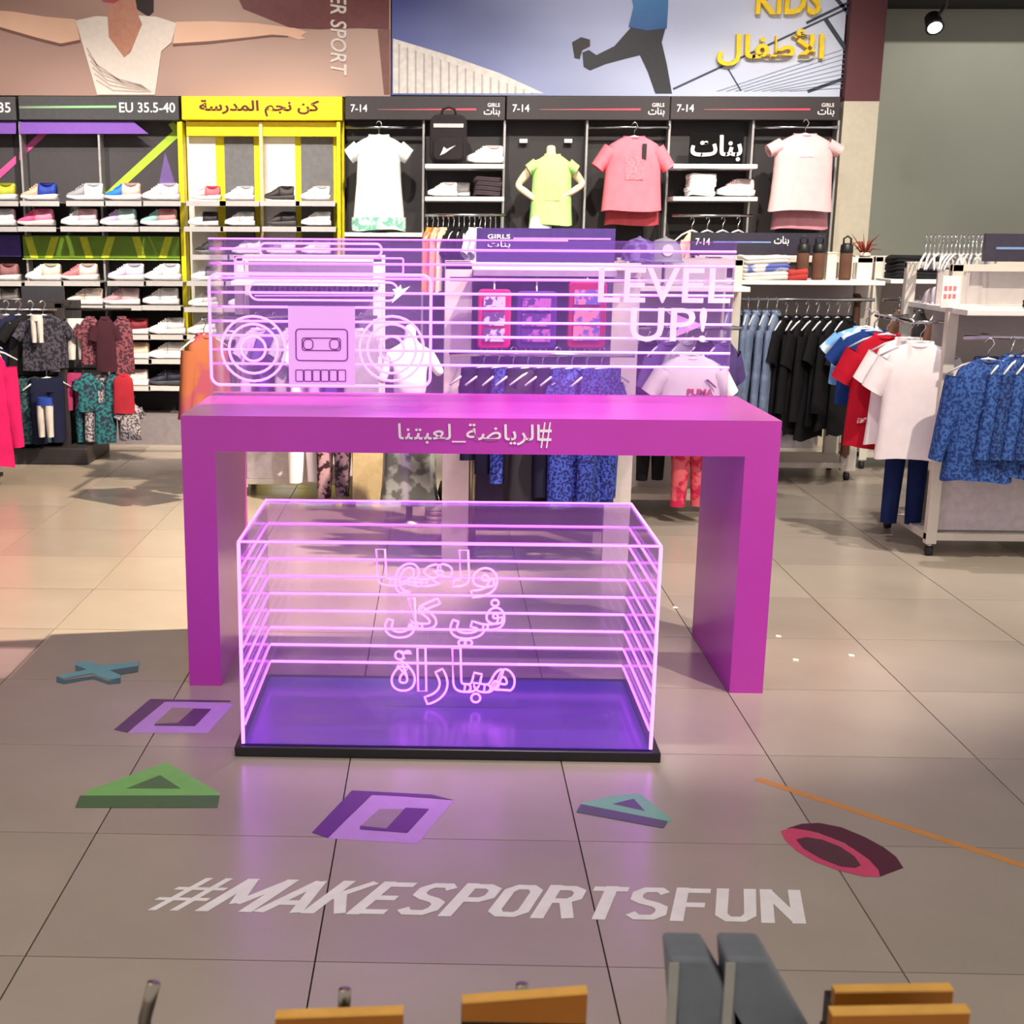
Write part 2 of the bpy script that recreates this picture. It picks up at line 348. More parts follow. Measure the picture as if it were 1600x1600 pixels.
# ------------------------------------------------------------------ spotlight at the upper right
st = thing('track_spotlight', 'black track spotlight glowing under the dark ceiling at upper right', 'spotlight', W(1460, 45, 7.0))
p = W(1460, 40, 7.0); blackm = M('black_metal', (24, 23, 24), rough=.45)
MB().tube([p+Vector((.02, 0, .06)), p+Vector((.06, .0, .12)), p+Vector((.06, 0, 4.3-p.z))], .014).build('stem', blackm, st)
hd = MB().lathe([(.03, .09), (.05, .08), (.055, 0), (.06, -.02), (.05, -.02)], 18); hd.xf(Matrix.Translation(p) @ Matrix.Rotation(-.75, 4, 'X')).build('housing', blackm, st, True)
MB().lathe([(.001, -.012), (.047, -.015), (.044, -.022), (.001, -.026)], 18).xf(Matrix.Translation(p) @ Matrix.Rotation(-.75, 4, 'X')).build('lens', emis('lamp_white', (9, 9, 9.5)), st, True)

# ================================================================== WALL FIXTURES
FY = 7.26       # front plane of the headers
BY = 7.42       # back boards
upm = M('upright_steel', (176, 172, 170), rough=.4, metal=.4)
whs = M('white_shelf', (232, 228, 226), rough=.5, var=.03)
chrome = M('chrome', (200, 200, 204), rough=.18, metal=1.)
hdr = M('header_black', (54, 46, 47), rough=.45, var=.05)
wtxt = M('white_lettering', (236, 232, 230), rough=.5, var=.02)
def wbox(x0, y0, x1, y1, Y0, Y1):
    a = W(x0, y0, Y0); b = W(x1, y1, Y0); return MB().box(min(a.x, b.x), max(a.x, b.x), Y0, Y1, min(a.z, b.z), max(a.z, b.z))
def upright(px, ytop, ybot, parent, mat=None, w_=.014, Y=7.30):
    a = W(px, ytop, Y); zb = W(px, ybot, Y).z
    MB().box(a.x-w_/2, a.x+w_/2, Y, BY, zb, a.z).build('upright', mat or upm, parent)
def bay(name, x0, x1, label, backmat, headmat, ybot, hy0=150, hy1=188):
    a = W(x0, hy0, FY); b = W(x1, hy1, FY); zb = max(.12, W(x0, ybot, BY).z)
    t = thing(name, label, 'wall display', ((a.x+b.x)/2, FY, 0))
    MB().box(a.x+.004, b.x-.004, BY, 7.5, .12, a.z).build('back_panel', backmat, t)
    h = MB().box(a.x+.004, b.x-.004, FY, BY, b.z, a.z).build('header', headmat, t, bevel=.004)
    return t, h

# --- shoe wall, black bays
def shoe_bay(x0, x1, label, first):
    t, h = bay('shoe_wall_bay', x0, x1, label, M('panel_dark', (30, 26, 28), rough=.6, var=.05), M('header_dark_grey', (66, 64, 66), rough=.45), 640)  # dark panel, darkened further for the deep shade under the trays
    return t, h
sA, hA = shoe_bay(-225, 27, 'dark shoe wall bay cut off by the left picture edge', False)
sB, hB = shoe_bay(27, 281, 'dark shoe wall bay with purple band, lime stripe and EU 35.5-40 header', True)
wall_text('EU 35.5-40', 186, 160, 274, 176, FY-.0005, .003, bold=.012).build('lettering', wtxt, hB)
MB().prism([XZ(x, y, FY) for x, y in ((30, 166), (182, 165), (182, 168.5), (30, 169.5))][::-1], FY-.003, FY).build('accent_line', grad('green_line', (126, 132, 112), (150, 226, 150), 'X'), hB)
wall_text('35', -3, 160, 17, 176, FY-.0005, .003, bold=.012).build('lettering', wtxt, hA)
pur = M('print_purple', (126, 78, 176), rough=.5, var=.04); lime = M('print_lime', (176, 208, 56), rough=.5, var=.06); pnk = M('print_pink', (206, 84, 150), rough=.5, var=.06)
print_poly([(30, 190), (208, 190), (232, 209), (30, 209)], pur, sB, 'purple_band', 1, 7.29)
print_poly([(-220, 190), (25, 190), (25, 209), (-220, 209)], pur, sA, 'purple_band', 1, 7.29)
print_poly([(30, 238), (60, 209), (74, 209), (30, 251)], pnk, sB, 'pink_stripe_print', 3, BY)
print_poly([(-60, 318), (25, 243), (25, 256), (-50, 325)], pnk, sA, 'pink_stripe_print', 3, BY)
print_poly([(164, 302), (270, 205), (263, 194), (272, 190), (279, 200), (279, 214), (182, 302)], lime, sB, 'lime_stripe_print', 3, BY)
print_poly([(246, 300), (258, 238), (278, 300)], M('print_violet', (112, 84, 150), rough=.5), sB, 'violet_spike_print', 2, BY)
wbox(35, 368, 281, 404, 7.28, 7.30).build('green_fascia', M('fascia_green', (104, 140, 28), rough=.5, var=.15, scale=5), sB)
for q, x in enumerate((46, 84, 132, 172, 214, 262)):
    s_ = 1 if q % 2 == 0 else -1
    print_poly([(x-8*s_, 370), (x+4*s_, 370), (x+14*s_, 403), (x+2*s_, 403)], M('fascia_lime', (196, 206, 40), rough=.5), sB, 'fascia_stripe_print', 1, 7.28)
wbox(35, 404, 281, 407, 7.27, 7.30).build('fascia_lip', M('lip_lime', (206, 220, 110)), sB)
wbox(-225, 366, 33, 401, 7.28, 7.30).build('purple_fascia', M('fascia_purple', (70, 46, 130), rough=.5, var=.1), sA)
for t_, xa, xb in ((sA, -222, 26), (sB, 29, 280)): wbox(xa, 190, xb, 318, BY-.0015, BY).build('graphic_board', M('board_dark_grey', (66, 61, 63), rough=.6, var=.05), t_)
upright(30, 190, 634, sB); upright(153, 190, 634, sB); upright(-80, 190, 634, sA)

# --- yellow bay
ylw = M('frame_yellow', (244, 226, 18), rough=.45, var=.04)
sY, hY = bay('yellow_shoe_bay', 282, 536, 'yellow framed shoe bay with Arabic header sign', M('panel_yellow', (238, 220, 24), rough=.55), M('header_yellow', (250, 204, 12), rough=.4, var=.03), 640)
wall_text(arabic('كن نجم المدرسة'), 311, 156, 499, 182, FY-.0005, .004, bold=.022).build('lettering', M('maroon_lettering', (84, 24, 20)), hY)
for x0, x1, c in ((292, 347, 'w'), (350, 404, 'g'), (413, 466, 'w'), (470, 523, 'g')):
    wbox(x0, 214, x1, 630, BY-.012, BY-.001).build('back_strip', whs if c == 'w' else M('strip_grey', (108, 106, 108), rough=.6), sY)
wbox(284, 190, 291, 634, 7.28, BY).build('frame_post', ylw, sY); wbox(526, 190, 534, 634, 7.28, BY).build('frame_post', ylw, sY)
wbox(291, 190, 526, 213, 7.33, BY).build('frame_top', ylw, sY)
upright(407, 190, 634, sY, M('upright_cream', (222, 206, 150), rough=.5), .022)

# --- sneakers
def sneaker_parts(L=.25):
    """toe at -x, sole resting on z=0; returns builders for sole, toe upper, heel upper, laces, collar"""
    n = 13
    def half(s): return .045*(.55+.45*math.sin(PI*min(1, s*1.5+.08)) if s < .33 else .62+.38*math.sin(PI*(.5+.5*(1-s))) if s > .6 else .93-.18*math.sin(PI*(s-.33)/.27))
    def hsole(s): return .022+.016*s
    def top(s):
        k = [(0, .040), (.1, .052), (.25, .066), (.4, .088), (.52, .112), (.60, .106), (.72, .094), (.85, .098), (.95, .112), (1, .106)]
        for (a, x), (b, y) in zip(k, k[1:]):
            if a <= s <= b: return x+(y-x)*(s-a)/(b-a)
    sole = MB(); rings = []
    for i in range(n):
        s = i/(n-1); x = -L/2+L*s; hw = half(s)*1.08; zt = hsole(s); lift = .012*max(0, .25-s)/.25
        rings.append([(x, -hw*.9, lift), (x, -hw, zt*.6+lift), (x, -hw*.97, zt+lift*.5), (x, hw*.97, zt+lift*.5), (x, hw, zt*.6+lift), (x, hw*.9, lift)])
    sole.loft(rings)
    def upper(s0, s1):
        mb = MB(); rings = []
        for i in range(9):
            s = s0+(s1-s0)*i/8; x = -L/2+L*.02+L*.95*s; hw = half(s)*.95; zb = hsole(s)*.9; zt = top(s)
            r = []
            for k in range(9):
                a = PI*k/8; y = -math.cos(a)*hw*(1-.35*math.sin(a)*min(1, s*1.4)); z = zb+(zt-zb)*(math.sin(a)**.7)
                r.append((x+(.012*(s-.5)*math.sin(a)), y, z))
            rings.append(r)
        return mb.loft(rings)
    laces = MB()
    for i in range(4):
        s = .27+.06*i; x = -L/2+L*s; z = top(s)+.003; laces.box(x-.004, x+.005, -.022, .022, z-.006, z+.004)
    collar = MB(); x = -L/2+L*.74
    collar.loft([[(x+.052*math.cos(2*PI*k/12), .026*math.sin(2*PI*k/12), .100+.012*math.cos(2*PI*k/12)**2+dz) for k in range(12)] for dz in (-.012, .002)])
    return sole, upper(0, .5), upper(.5, 1.), laces, collar
_sm = {}
def shoe_mats(c): return M('shoe_%d_%d_%d' % c, c, rough=.6, var=.06)
def sneaker(px, py, Y, toe, heel, sole, label, group, flip=False, Lc=.25, lace=None, rz=0.):
    p = W(px, py, Y)
    t = thing('sneaker', label, 'shoe', p, (PI if flip else 0)+rz+random.uniform(-.12, .12), group)
    key = (toe, heel, sole, lace); t.scale = (Lc/.25,)*3
    if key not in _sm:
        a = sneaker_parts(); lc = lace or tuple(min(255, v+20) for v in toe)
        _sm[key] = [mb.mesh(nm, shoe_mats(c), nm not in ('laces',)) for mb, nm, c in zip(a, ('sole', 'toe_upper', 'heel_upper', 'laces', 'collar'), (sole, toe, heel, lc, (max(0, heel[0]-60), max(0, heel[1]-60), max(0, heel[2]-60))))]
    for nm, me in zip(('sole', 'toe_upper', 'heel_upper', 'laces', 'collar'), _sm[key]):
        o = bpy.data.objects.new(nm, me); col.objects.link(o); o.parent = t
    return t
clear_shelf = acrylic('clear_tray', (.92, .92, .92), .22, (.9, .9, .9))
def tray(px, py, parent, Y0=7.10):
    c = W(px, py, Y0); mb = MB().box(c.x-.135, c.x+.135, Y0, BY, c.z-.008, c.z-.002); mb.box(c.x-.135, c.x+.135, Y0-.003, Y0, c.z-.030, c.z+.004)
    mb.build('shelf_tray', M('tray_grey', (186, 180, 178), rough=.3, spec=.6, var=.05), parent)
WHT = (232, 228, 228); CRM = (228, 214, 206)
rows_B = [
 (312, [(-2, (206, 214, 40), (190, 190, 60), WHT, 'yellow-green'), (62, (226, 176, 150), (40, 66, 160), WHT, 'peach and blue'), (134, (150, 150, 152), (226, 226, 230), WHT, 'grey and white'), (193, (40, 120, 210), (226, 190, 180), WHT, 'bright blue and white'), (252, WHT, (226, 214, 226), WHT, 'chunky all-white')]),
 (352, [(-3, (214, 130, 150), WHT, WHT, 'pale pink'), (57, (240, 90, 140), (244, 140, 170), CRM, 'hot pink'), (125, WHT, (236, 190, 196), WHT, 'white and blush'), (186, (206, 180, 226), (190, 214, 206), WHT, 'lilac and mint'), (249, (150, 190, 186), (214, 150, 150), WHT, 'teal and white')]),
 (437, [(3, (176, 130, 120), (150, 100, 100), WHT, 'brown'), (69, WHT, (220, 214, 190), WHT, 'cream-white'), (126, (206, 120, 126), (226, 200, 190), WHT, 'coral and white'), (198, (216, 196, 226), (226, 210, 232), WHT, 'pale lilac'), (255, WHT, WHT, WHT, 'plain white')]),
 (475, [(4, (200, 196, 190), (120, 116, 116), WHT, 'grey striped'), (134, (226, 206, 196), (236, 224, 214), WHT, 'beige'), (191, (196, 150, 156), (214, 190, 190), WHT, 'floral pink'), (252, WHT, WHT, WHT, 'tall white')]),
 (521, [(205, (176, 30, 50), (120, 20, 36), WHT, 'red'), (262, WHT, (206, 200, 200), WHT, 'strappy white')]),
 (559, [(207, (232, 190, 160), (240, 206, 180), WHT, 'peach'), (262, (226, 222, 222), WHT, WHT, 'low white')]),
 (601, [(205, (210, 60, 70), (226, 210, 206), WHT, 'white with red'), (262, (40, 40, 62), (34, 34, 52), (60, 60, 66), 'navy black')]),
]
RN = ['top', 'second', 'third', 'fourth', 'fifth', 'sixth', 'lowest']
for r, (y, lst) in enumerate(rows_B):
    for x, a, b, s_, d in lst:
        tray(x, y+3, sA if x < 20 else sB)
        sneaker(x, y, 7.2, a, b, s_, '%s sneaker on the %s shelf row of the dark shoe wall' % (d, RN[r]), 'sneakers on the dark shoe wall')
rows_Y = [
 (312, [(322, (226, 190, 190), (232, 110, 120), WHT, 'white and coral'), (374, WHT, (220, 220, 226), WHT, 'chunky white'), (437, (52, 46, 46), (62, 56, 54), (70, 64, 62), 'black'), (493, WHT, WHT, WHT, 'plain white')]),
 (352, [(318, WHT, (50, 40, 44), WHT, 'white and black'), (375, WHT, (214, 214, 214), WHT, 'round white'), (440, (62, 54, 56), (46, 40, 42), (80, 76, 76), 'dark grey'), (494, (220, 216, 214), WHT, WHT, 'strappy white')]),
 (396, [(328, (44, 40, 44), (62, 58, 60), (120, 116, 116), 'black and grey'), (386, WHT, WHT, WHT, 'white'), (440, (130, 126, 130), (226, 226, 230), WHT, 'grey'), (494, WHT, (206, 196, 216), WHT, 'pale')]),
 (437, [(322, (226, 220, 226), (130, 120, 140), WHT, 'pale grey'), (380, (70, 64, 90), (46, 40, 70), WHT, 'navy'), (440, WHT, WHT, WHT, 'bright white'), (494, (60, 54, 60), (90, 84, 90), WHT, 'charcoal')]),
 (478, [(318, WHT, (200, 196, 196), WHT, 'white'), (380, WHT, WHT, WHT, 'off-white'), (440, (120, 110, 130), (60, 54, 70), WHT, 'violet grey')]),
 (521, [(316, WHT, WHT, WHT, 'white'), (380, (80, 70, 110), (60, 50, 90), WHT, 'indigo')]),
 (561, [(314, (206, 200, 206), (60, 54, 60), WHT, 'grey black')]),
]
for r, (y, lst) in enumerate(rows_Y):
    for x, a, b, s_, d in lst:
        tray(x, y+3, sY)
        sneaker(x, y, 7.2, a, b, s_, '%s sneaker on the %s shelf row of the yellow bay' % (d, RN[r]), 'sneakers in the yellow bay', Lc=.205)

# ================================================================== GARMENTS
def fab(name, c=(128, 128, 128), **k): return M('fabric_'+name, c, rough=k.pop('rough', .85), spec=.2, var=k.pop('var', .12), scale=k.pop('scale', 14), bump=k.pop('bump', .25), **k)
def body_rings(w_, h, d, prof, fold=.03, ph=0., n=28, cut=None):
    rings = []
    for t, hw, hd in prof:
        r = []
        for k in range(n):
            a = 2*PI*k/n; ca, sa = math.cos(a), math.sin(a)
            f = 1+fold*(1-t)*math.sin(7*a+ph)+fold*.6*(1-t)*math.sin(11*a+ph*2+t*5)
            x = hw*w_*math.copysign(abs(ca)**.7, ca)*(1+fold*.4*(1-t)*math.sin(4*t*6+ph)); y = hd*d*math.copysign(abs(sa)**.8, sa)*f
            r.append((x, y, t*h+.012*(1-t)*h*math.sin(3*a+ph)*(1 if t < .05 else 0)))
        rings.append(r)
    return rings
TEE = [(0, .50, .5), (.2, .485, .5), (.45, .465, .5), (.68, .455, .5), (.80, .45, .48), (.90, .40, .40), (.96, .27, .34), (1., .17, .30)]
DRESS = [(0, .50, .5), (.2, .47, .5), (.5, .42, .5), (.72, .40, .5), (.84, .44, .46), (.92, .40, .38), (.97, .25, .34), (1., .17, .30)]
def tee_mesh(w_, h, d=.12, sleeve='short', prof=TEE, ph=0., fold=.05):
    """list of (part name, builder); hem at z=0, collar at z=h, facing -y"""
    parts = [('body', MB().loft(body_rings(w_, h, d, prof, fold, ph), False, False))]
    for s in (-1, 1):
        if sleeve == 'none': break
        if sleeve == 'cap': P0, P1, r0, r1 = (.36*w_, .86*h), (.56*w_, .78*h), .10*h, .085*h
        elif sleeve == 'long': P0, P1, r0, r1 = (.38*w_, .84*h), (.60*w_, .16*h), .11*h, .055*h
        else: P0, P1, r0, r1 = (.37*w_, .83*h), (.60*w_, .58*h), .125*h, .10*h
        rings = []
        for i in range(6):
            q = i/5; c = (s*(P0[0]+(P1[0]-P0[0])*q), 0, P0[1]+(P1[1]-P0[1])*q-.0*q); r_ = r0+(r1-r0)*q
            dx, dz = s*(P1[0]-P0[0]), P1[1]-P0[1]; L_ = math.hypot(dx, dz); nx, nz = -dz/L_, dx/L_
            rings.append([(c[0]+nx*r_*math.cos(2*PI*k/14), (.42*d)*math.sin(2*PI*k/14)*(1+.12*math.sin(3*q*5+k)), c[2]+nz*r_*math.cos(2*PI*k/14)) for k in range(14)])
        parts.append(('sleeve', MB().loft(rings, False, False)))
    nk = [(.17*w_*math.cos(2*PI*k/18), .30*d*math.sin(2*PI*k/18), h-(.03*h if math.sin(2*PI*k/18) < 0 else 0)*abs(math.sin(2*PI*k/18))) for k in range(18)]
    parts.append(('collar', MB().tube(nk, .012*h+.003, 6, True)))
    return parts
def pants_mesh(w_, h, d=.09, ph=0., flare=1.):
    parts = [('waistband', MB().loft([[(.5*w_*k_*math.copysign(abs(math.cos(a))**.8, math.cos(a)), .5*d*math.sin(a), z) for a in [2*PI*i/20 for i in range(20)]] for z, k_ in ((h*.78, 1.04), (h*.9, .98), (h*.93, .96), (h, .94))], False, False))]
    for s in (-1, 1):
        rings = []
        for i in range(8):
            q = i/7; z = h*.80*(1-q); hw = (.26-.07*q*(2-flare))*w_
            rings.append([(s*(.25+.03*q)*w_+hw*math.cos(a)*(1+.05*math.sin(5*a+ph+q*4)), .5*d*(1-.2*q)*math.sin(a)*(1+.1*math.sin(3*a+ph+6*q)), z) for a in [2*PI*k/16 for k in range(16)]])
        parts.append(('leg', MB().loft(rings, False, False)))
    return parts
def place(parts, name, label, cat, loc, rz, mats, group=None, sub=None, tilt=0.):
    t = thing(name, label, cat, loc, rz, group)
    for nm, mb in parts:
        mt = mats.get(nm, mats['body']) if isinstance(mats, dict) else mats
        mb.build(nm, mt, t, True, world=False)
    return t
hang_m = M('hanger_clear', (206, 206, 210), rough=.2, spec=.6); hang_b = M('hanger_black', (30, 28, 30), rough=.4)
def hanger_mb(w_=.34):
    """origin where the hook meets the shoulders; hook top at z=.085"""
    hook = MB().tube([(0, 0, -.01), (0, 0, .03), (.012, 0, .045), (.02, 0, .06), (.012, 0, .078), (0, 0, .084), (-.012, 0, .078), (-.018, 0, .066)], .0032, 6)
    bar = MB().tube([(-w_/2, 0, -.075), (-w_*.3, 0, -.035), (-.03, 0, -.012), (0, 0, -.006), (.03, 0, -.012), (w_*.3, 0, -.035), (w_/2, 0, -.075)], [.005, .006, .007, .008, .007, .006, .005], 6)
    return hook, bar
_hg = None
def hanger(loc, rz, label, group, mat=None):
    global _hg
    if _hg is None:
        h, b = hanger_mb(); _hg = (h.mesh('hook', chrome, True), b.mesh('shoulder_bar', hang_m, True))
    t = thing('hanger', label, 'hanger', loc, rz, group)
    for nm, me in zip(('hook', 'shoulder_bar'), _hg):
        o = bpy.data.objects.new(nm, me); col.objects.link(o); o.parent = t
    return t
def folded(name, label, w_, d, h, loc, mat, rz=0, group=None):
    """a folded garment: soft rounded pad with a fold line"""
    rings = []
    for z, k in ((0, .93), (h*.25, 1.), (h*.45, .985), (h*.5, .955), (h*.55, .985), (h*.8, 1.), (h, .92)):
        rings.append([(w_/2*k*math.copysign(abs(math.cos(a))**.35, math.cos(a)), d/2*k*math.copysign(abs(math.sin(a))**.35, math.sin(a)), z+.006*math.sin(3*a+w_*40)) for a in [2*PI*i/24 for i in range(24)]])
    o = MB().loft(rings).build(name, mat, None, True); o.location = loc; o.rotation_euler = (0, 0, rz)
    return tag(o, label, 'folded clothes', group)

# ================================================================== BLACK GIRLS BAYS
red_line = grad('red_line', (120, 84, 86), (226, 70, 96), 'X')
bays = []
for i, (x0, x1) in enumerate(((538, 790), (791, 1047), (1048, 1312))):
    t, h = bay('wall_display_bay', x0, x1, ['black wall display bay with a white dress and backpack shelves', 'black wall display bay holding the green-shirted mannequin', 'black wall display bay with a white-lettered black sign'][i], charcoal, hdr, 640)
    bays.append(t)
    wall_text('7-14', x0+10, 163, x0+36, 175, FY-.0005, .003, bold=.012).build('lettering', wtxt, h)
    MB().prism([XZ(x, y, FY) for x, y in ((x0+52, 170.5), (x1-46, 169.5), (x1-46, 172.5), (x0+52, 172))][::-1], FY-.003, FY).build('accent_line', red_line, h)
    wall_text('GIRLS', x1-28, 161, x1-9, 167, FY-.0005, .003, bold=.01).build('lettering', wtxt, h)
    wall_text(arabic('بنات'), x1-34, 168, x1-9, 182, FY-.0005, .003, bold=.015).build('lettering', wtxt, h)
b1, b2, b3 = bays
for px, b in ((662, b1), (789, b1), (918, b2), (1047, b2), (1178, b3), (1311, b3)): upright(px, 188, 640, b)
def rail(x0, x1, y, parent, Y=7.28, r=.011, mat=None):
    a = W(x0, y, Y); b = W(x1, y, Y); MB().tube([a, b], r, 10).build('rail', mat or chrome, parent, True)
def wshelf(x0, x1, y, parent, Y0=7.05, th=.028, mat=None):
    a = W(x0, y, Y0); b = W(x1, y, Y0); MB().box(a.x, b.x, Y0, BY, a.z-th, a.z).build('shelf', mat or whs, parent, bevel=.003)
rail(540, 660, 199, b1); rail(920, 1046, 199, b2); rail(1180, 1310, 199, b3)
wshelf(538, 660, 363, b1)
for y in (256, 307): wshelf(664, 788, y, b1); wshelf(1052, 1184, y, b3)
rail(664, 790, 336, b1, 7.15); rail(1050, 1176, 337, b3, 7.15)
for px in (818, 888): wbox(px-6, 217, px+6, 223, BY-.05, BY).build('wall_hook', whs, b2)

# white dress, pink tee, pale pink tee on hangers
def hung(px, ytop, ybot, xl, xr, Y, label, mats, hlabel, sleeve='short', prof=TEE, name='tee_shirt', cat='shirt', d=.16, wk=1.28, rz=0):
    a = W(px, ytop, Y); zb = W(px, ybot, Y).z; w_ = (W(xr, ytop, Y).x-W(xl, ytop, Y).x)/wk; h = a.z-zb
    t = place(tee_mesh(w_, h, d, sleeve, prof, px*.37), name, label, cat, (a.x, Y, zb), rz, mats)
    hanger((a.x, Y, a.z+.01), rz, hlabel, 'hangers on the wall displays')
    return t, w_, h
mint = fab('white_cotton', (236, 240, 238), var=.03)
dress, dw, dh = hung(592, 212, 360, 548, 638, 7.12, 'white cap-sleeved long top with mint patterned hem on the black wall', {'body': mint}, 'hanger holding the white long top', 'cap', DRESS, 'tunic', 'top', .18, 1.06)
hemp = M('mint_pattern', (120, 186, 160), c2=(206, 230, 218), scale=26, rough=.85)
MB().loft(body_rings(dw*1.02, dh, .185, [(0, .5, .5), (.05, .498, .5), (.14, .49, .5)], .05, 592*.37), False, False).build('hem_band', hemp, dress, True, world=False)
pinkm = fab('coral_pink', (240, 122, 136), var=.08); pinkd = fab('deep_coral', (206, 84, 96)); 
tee, tw, th = hung(991, 214, 330, 930, 1050, 7.10, 'coral pink tee shirt with a grey print on the black wall', {'body': pinkm, 'collar': pinkd}, 'hanger holding the coral pink tee')
MB().box(-.06, .06, -.084, -.079, th*.42, th*.72).build('chest_print', M('print_grey_pink', (176, 110, 124), c2=(236, 130, 142), scale=60), tee, world=False)
MB().box(.045, .075, -.088, -.082, th*.70, th*.90).build('swing_tag', M('tag_black', (34, 28, 32)), tee, world=False)
place(tee_mesh(tw*.92, th*1.0, .13, 'none', TEE, 2.2), 'tank_shirt', 'deeper coral top hanging just behind the coral pink tee', 'shirt', (W(991, 250, 7.2).x, 7.2, W(991, 352, 7.2).z), 0, {'body': pinkd})
pp = fab('pale_pink', (238, 196, 196), var=.05); pp2 = fab('dusty_pink', (206, 140, 152), var=.1)
tee2, tw2, th2 = hung(1258, 210, 330, 1202, 1314, 7.10, 'pale pink tee shirt hanging beside the beige column', {'body': pp, 'collar': pp2}, 'hanger holding the pale pink tee', 'cap', TEE, 'tee_shirt', 'shirt', .16, 1.12)
MB().box(-.045, .045, -.084, -.079, th2*.70, th2*.80).build('chest_print', M('print_pale', (246, 222, 220)), tee2, world=False)
place(tee_mesh(tw2*.9, th2, .13, 'none', TEE, 1.2), 'tank_shirt', 'dusty pink ruffled top hanging behind the pale pink tee', 'shirt', (W(1256, 250, 7.2).x, 7.2, W(1256, 358, 7.2).z), 0, {'body': pp2})
# hangers peeking above
# mannequin torso with arms akimbo
mp = W(860, 352, 7.12)
def skin_mesh(joints, edges, root, name, mat):
    me = bpy.data.meshes.new(name); me.from_pydata([j[0] for j in joints], edges, [])
    o = bpy.data.objects.new(name, me); col.objects.link(o)
    sk = o.modifiers.new('skin', 'SKIN'); ss = o.modifiers.new('sub', 'SUBSURF'); ss.levels = 2
    for i, j in enumerate(joints): me.skin_vertices[0].data[i].radius = (j[1], j[2] if len(j) > 2 else j[1]); me.skin_vertices[0].data[i].use_root = (i == root)
    bpy.context.view_layer.update(); dg = bpy.context.evaluated_depsgraph_get()
    nm = bpy.data.meshes.new_from_object(o.evaluated_get(dg)); bpy.data.objects.remove(o); bpy.data.meshes.remove(me)
    nm.materials.clear(); nm.materials.append(mat); nm.polygons.foreach_set('use_smooth', [True]*len(nm.polygons)); nm.name = name
    return nm
H = W(860, 226, 7.12).z-mp.z
ux = (W(900, 300, 7.12).x-W(800, 300, 7.12).x)/100
man = thing('mannequin', 'headless peach mannequin torso in a green tee with hands on hips', 'mannequin', mp)
def mpt(x, y, dy=0.): q = W(x, y, 7.12); return (q.x-mp.x, dy, q.z-mp.z)
js = [(mpt(861, 340), .10, .07), (mpt(861, 300), .085, .06), (mpt(861, 262), .10, .065), (mpt(861, 244), .035), (mpt(861, 226), .034),
      (mpt(834, 258), .036), (mpt(808, 290, .02), .028), (mpt(836, 312, -.05), .021), (mpt(846, 318, -.075), .02, .012), (mpt(852, 325, -.085), .014, .01),
      (mpt(888, 258), .036), (mpt(912, 288, .02), .028), (mpt(890, 302, -.05), .021), (mpt(882, 306, -.075), .02, .012), (mpt(876, 311, -.085), .014, .01)]
es = [(0, 1), (1, 2), (2, 3), (3, 4), (2, 5), (5, 6), (6, 7), (7, 8), (8, 9), (2, 10), (10, 11), (11, 12), (12, 13), (13, 14)]
MB().tube([(0, .05, .18), (0, BY-7.12-.006, .18)], .012, 8).build('wall_bracket', chrome, man, True, world=False)
MB().box(-.04, .04, BY-7.12-.010, BY-7.12-.002, .12, .24).build('bracket_plate', chrome, man, world=False)
o = bpy.data.objects.new('torso', skin_mesh(js, es, 0, 'torso', M('mannequin_peach', (236, 208, 176), rough=.5, var=.03))); col.objects.link(o); o.parent = man
gt = place(tee_mesh(.29, .46, .20, 'cap', TEE, 1.1, .03), 'green_tee', 'lime green tee shirt worn by the headless mannequin', 'shirt', (mp.x, 7.12, W(860, 352, 7.12).z), 0, {'body': fab('lime_green', (186, 226, 140), var=.1), 'sleeve': fab('lime_green')})
MB().box(-.05, .05, -.104, -.098, .16, .27).build('chest_print', M('print_gold', (214, 206, 120), c2=(186, 226, 140), scale=60), gt, world=False)
MB().loft(body_rings(.16, .13, .14, [(0, .50, .5), (.5, .44, .5), (1, .30, .4)], .04, .3), False, False).xf(Matrix.Translation((-.07, -.02, -.03))).build('white_shorts', mint, man, True, world=False)
# backpack and shelf goods
bp_c = W(700, 255, 7.14)
bk = thing('backpack', 'black backpack with pale top band and white logo on the upper shelf', 'backpack', bp_c)
bkm = fab('backpack_black', (44, 38, 40)); 
MB().prism(rnd_rect(0, .155, .25, .31, .06), -.07, .07).build('main_bag', bkm, bk, world=False, bevel=.015)
MB().prism(rnd_rect(0, .085, .20, .14, .03), -.10, -.07).build('front_pocket', bkm, bk, world=False, bevel=.01)
MB().box(-.10, .10, -.076, -.069, .225, .25).build('top_band', M('band_grey', (190, 184, 186)), bk, world=False)
MB().tube([(-.05, 0, .305), (-.04, 0, .345), (0, 0, .36), (.04, 0, .345), (.05, 0, .305)], .008, 6).build('carry_loop', bkm, bk, True, world=False)
MB().prism([(-.055, .045), (-.02, .06), (.05, .11), (-.01, .085), (-.03, .10), (-.04, .075)], -.104, -.1).build('logo', wtxt, bk, world=False)
sneaker(757, 254, 7.2, WHT, WHT, WHT, 'white sneaker beside the black backpack on the upper shelf', 'sneakers in the girls bays')
sneaker(691, 306, 7.16, WHT, (236, 226, 226), WHT, 'front white sneaker of the pair on the lower shelf', 'sneakers in the girls bays', Lc=.2)
sneaker(712, 306, 7.29, WHT, WHT, WHT, 'rear white sneaker of the pair on the lower shelf', 'sneakers in the girls bays', Lc=.2)
sneaker(1148, 306, 7.2, (236, 206, 206), (232, 216, 214), WHT, 'pale pink sneaker beside folded white shirts below the black sign', 'sneakers in the girls bays')
dkf = fab('dark_plum', (66, 54, 60)); wtf = fab('folded_white', (226, 222, 222), var=.05)
z0 = W(762, 306, 7.18)
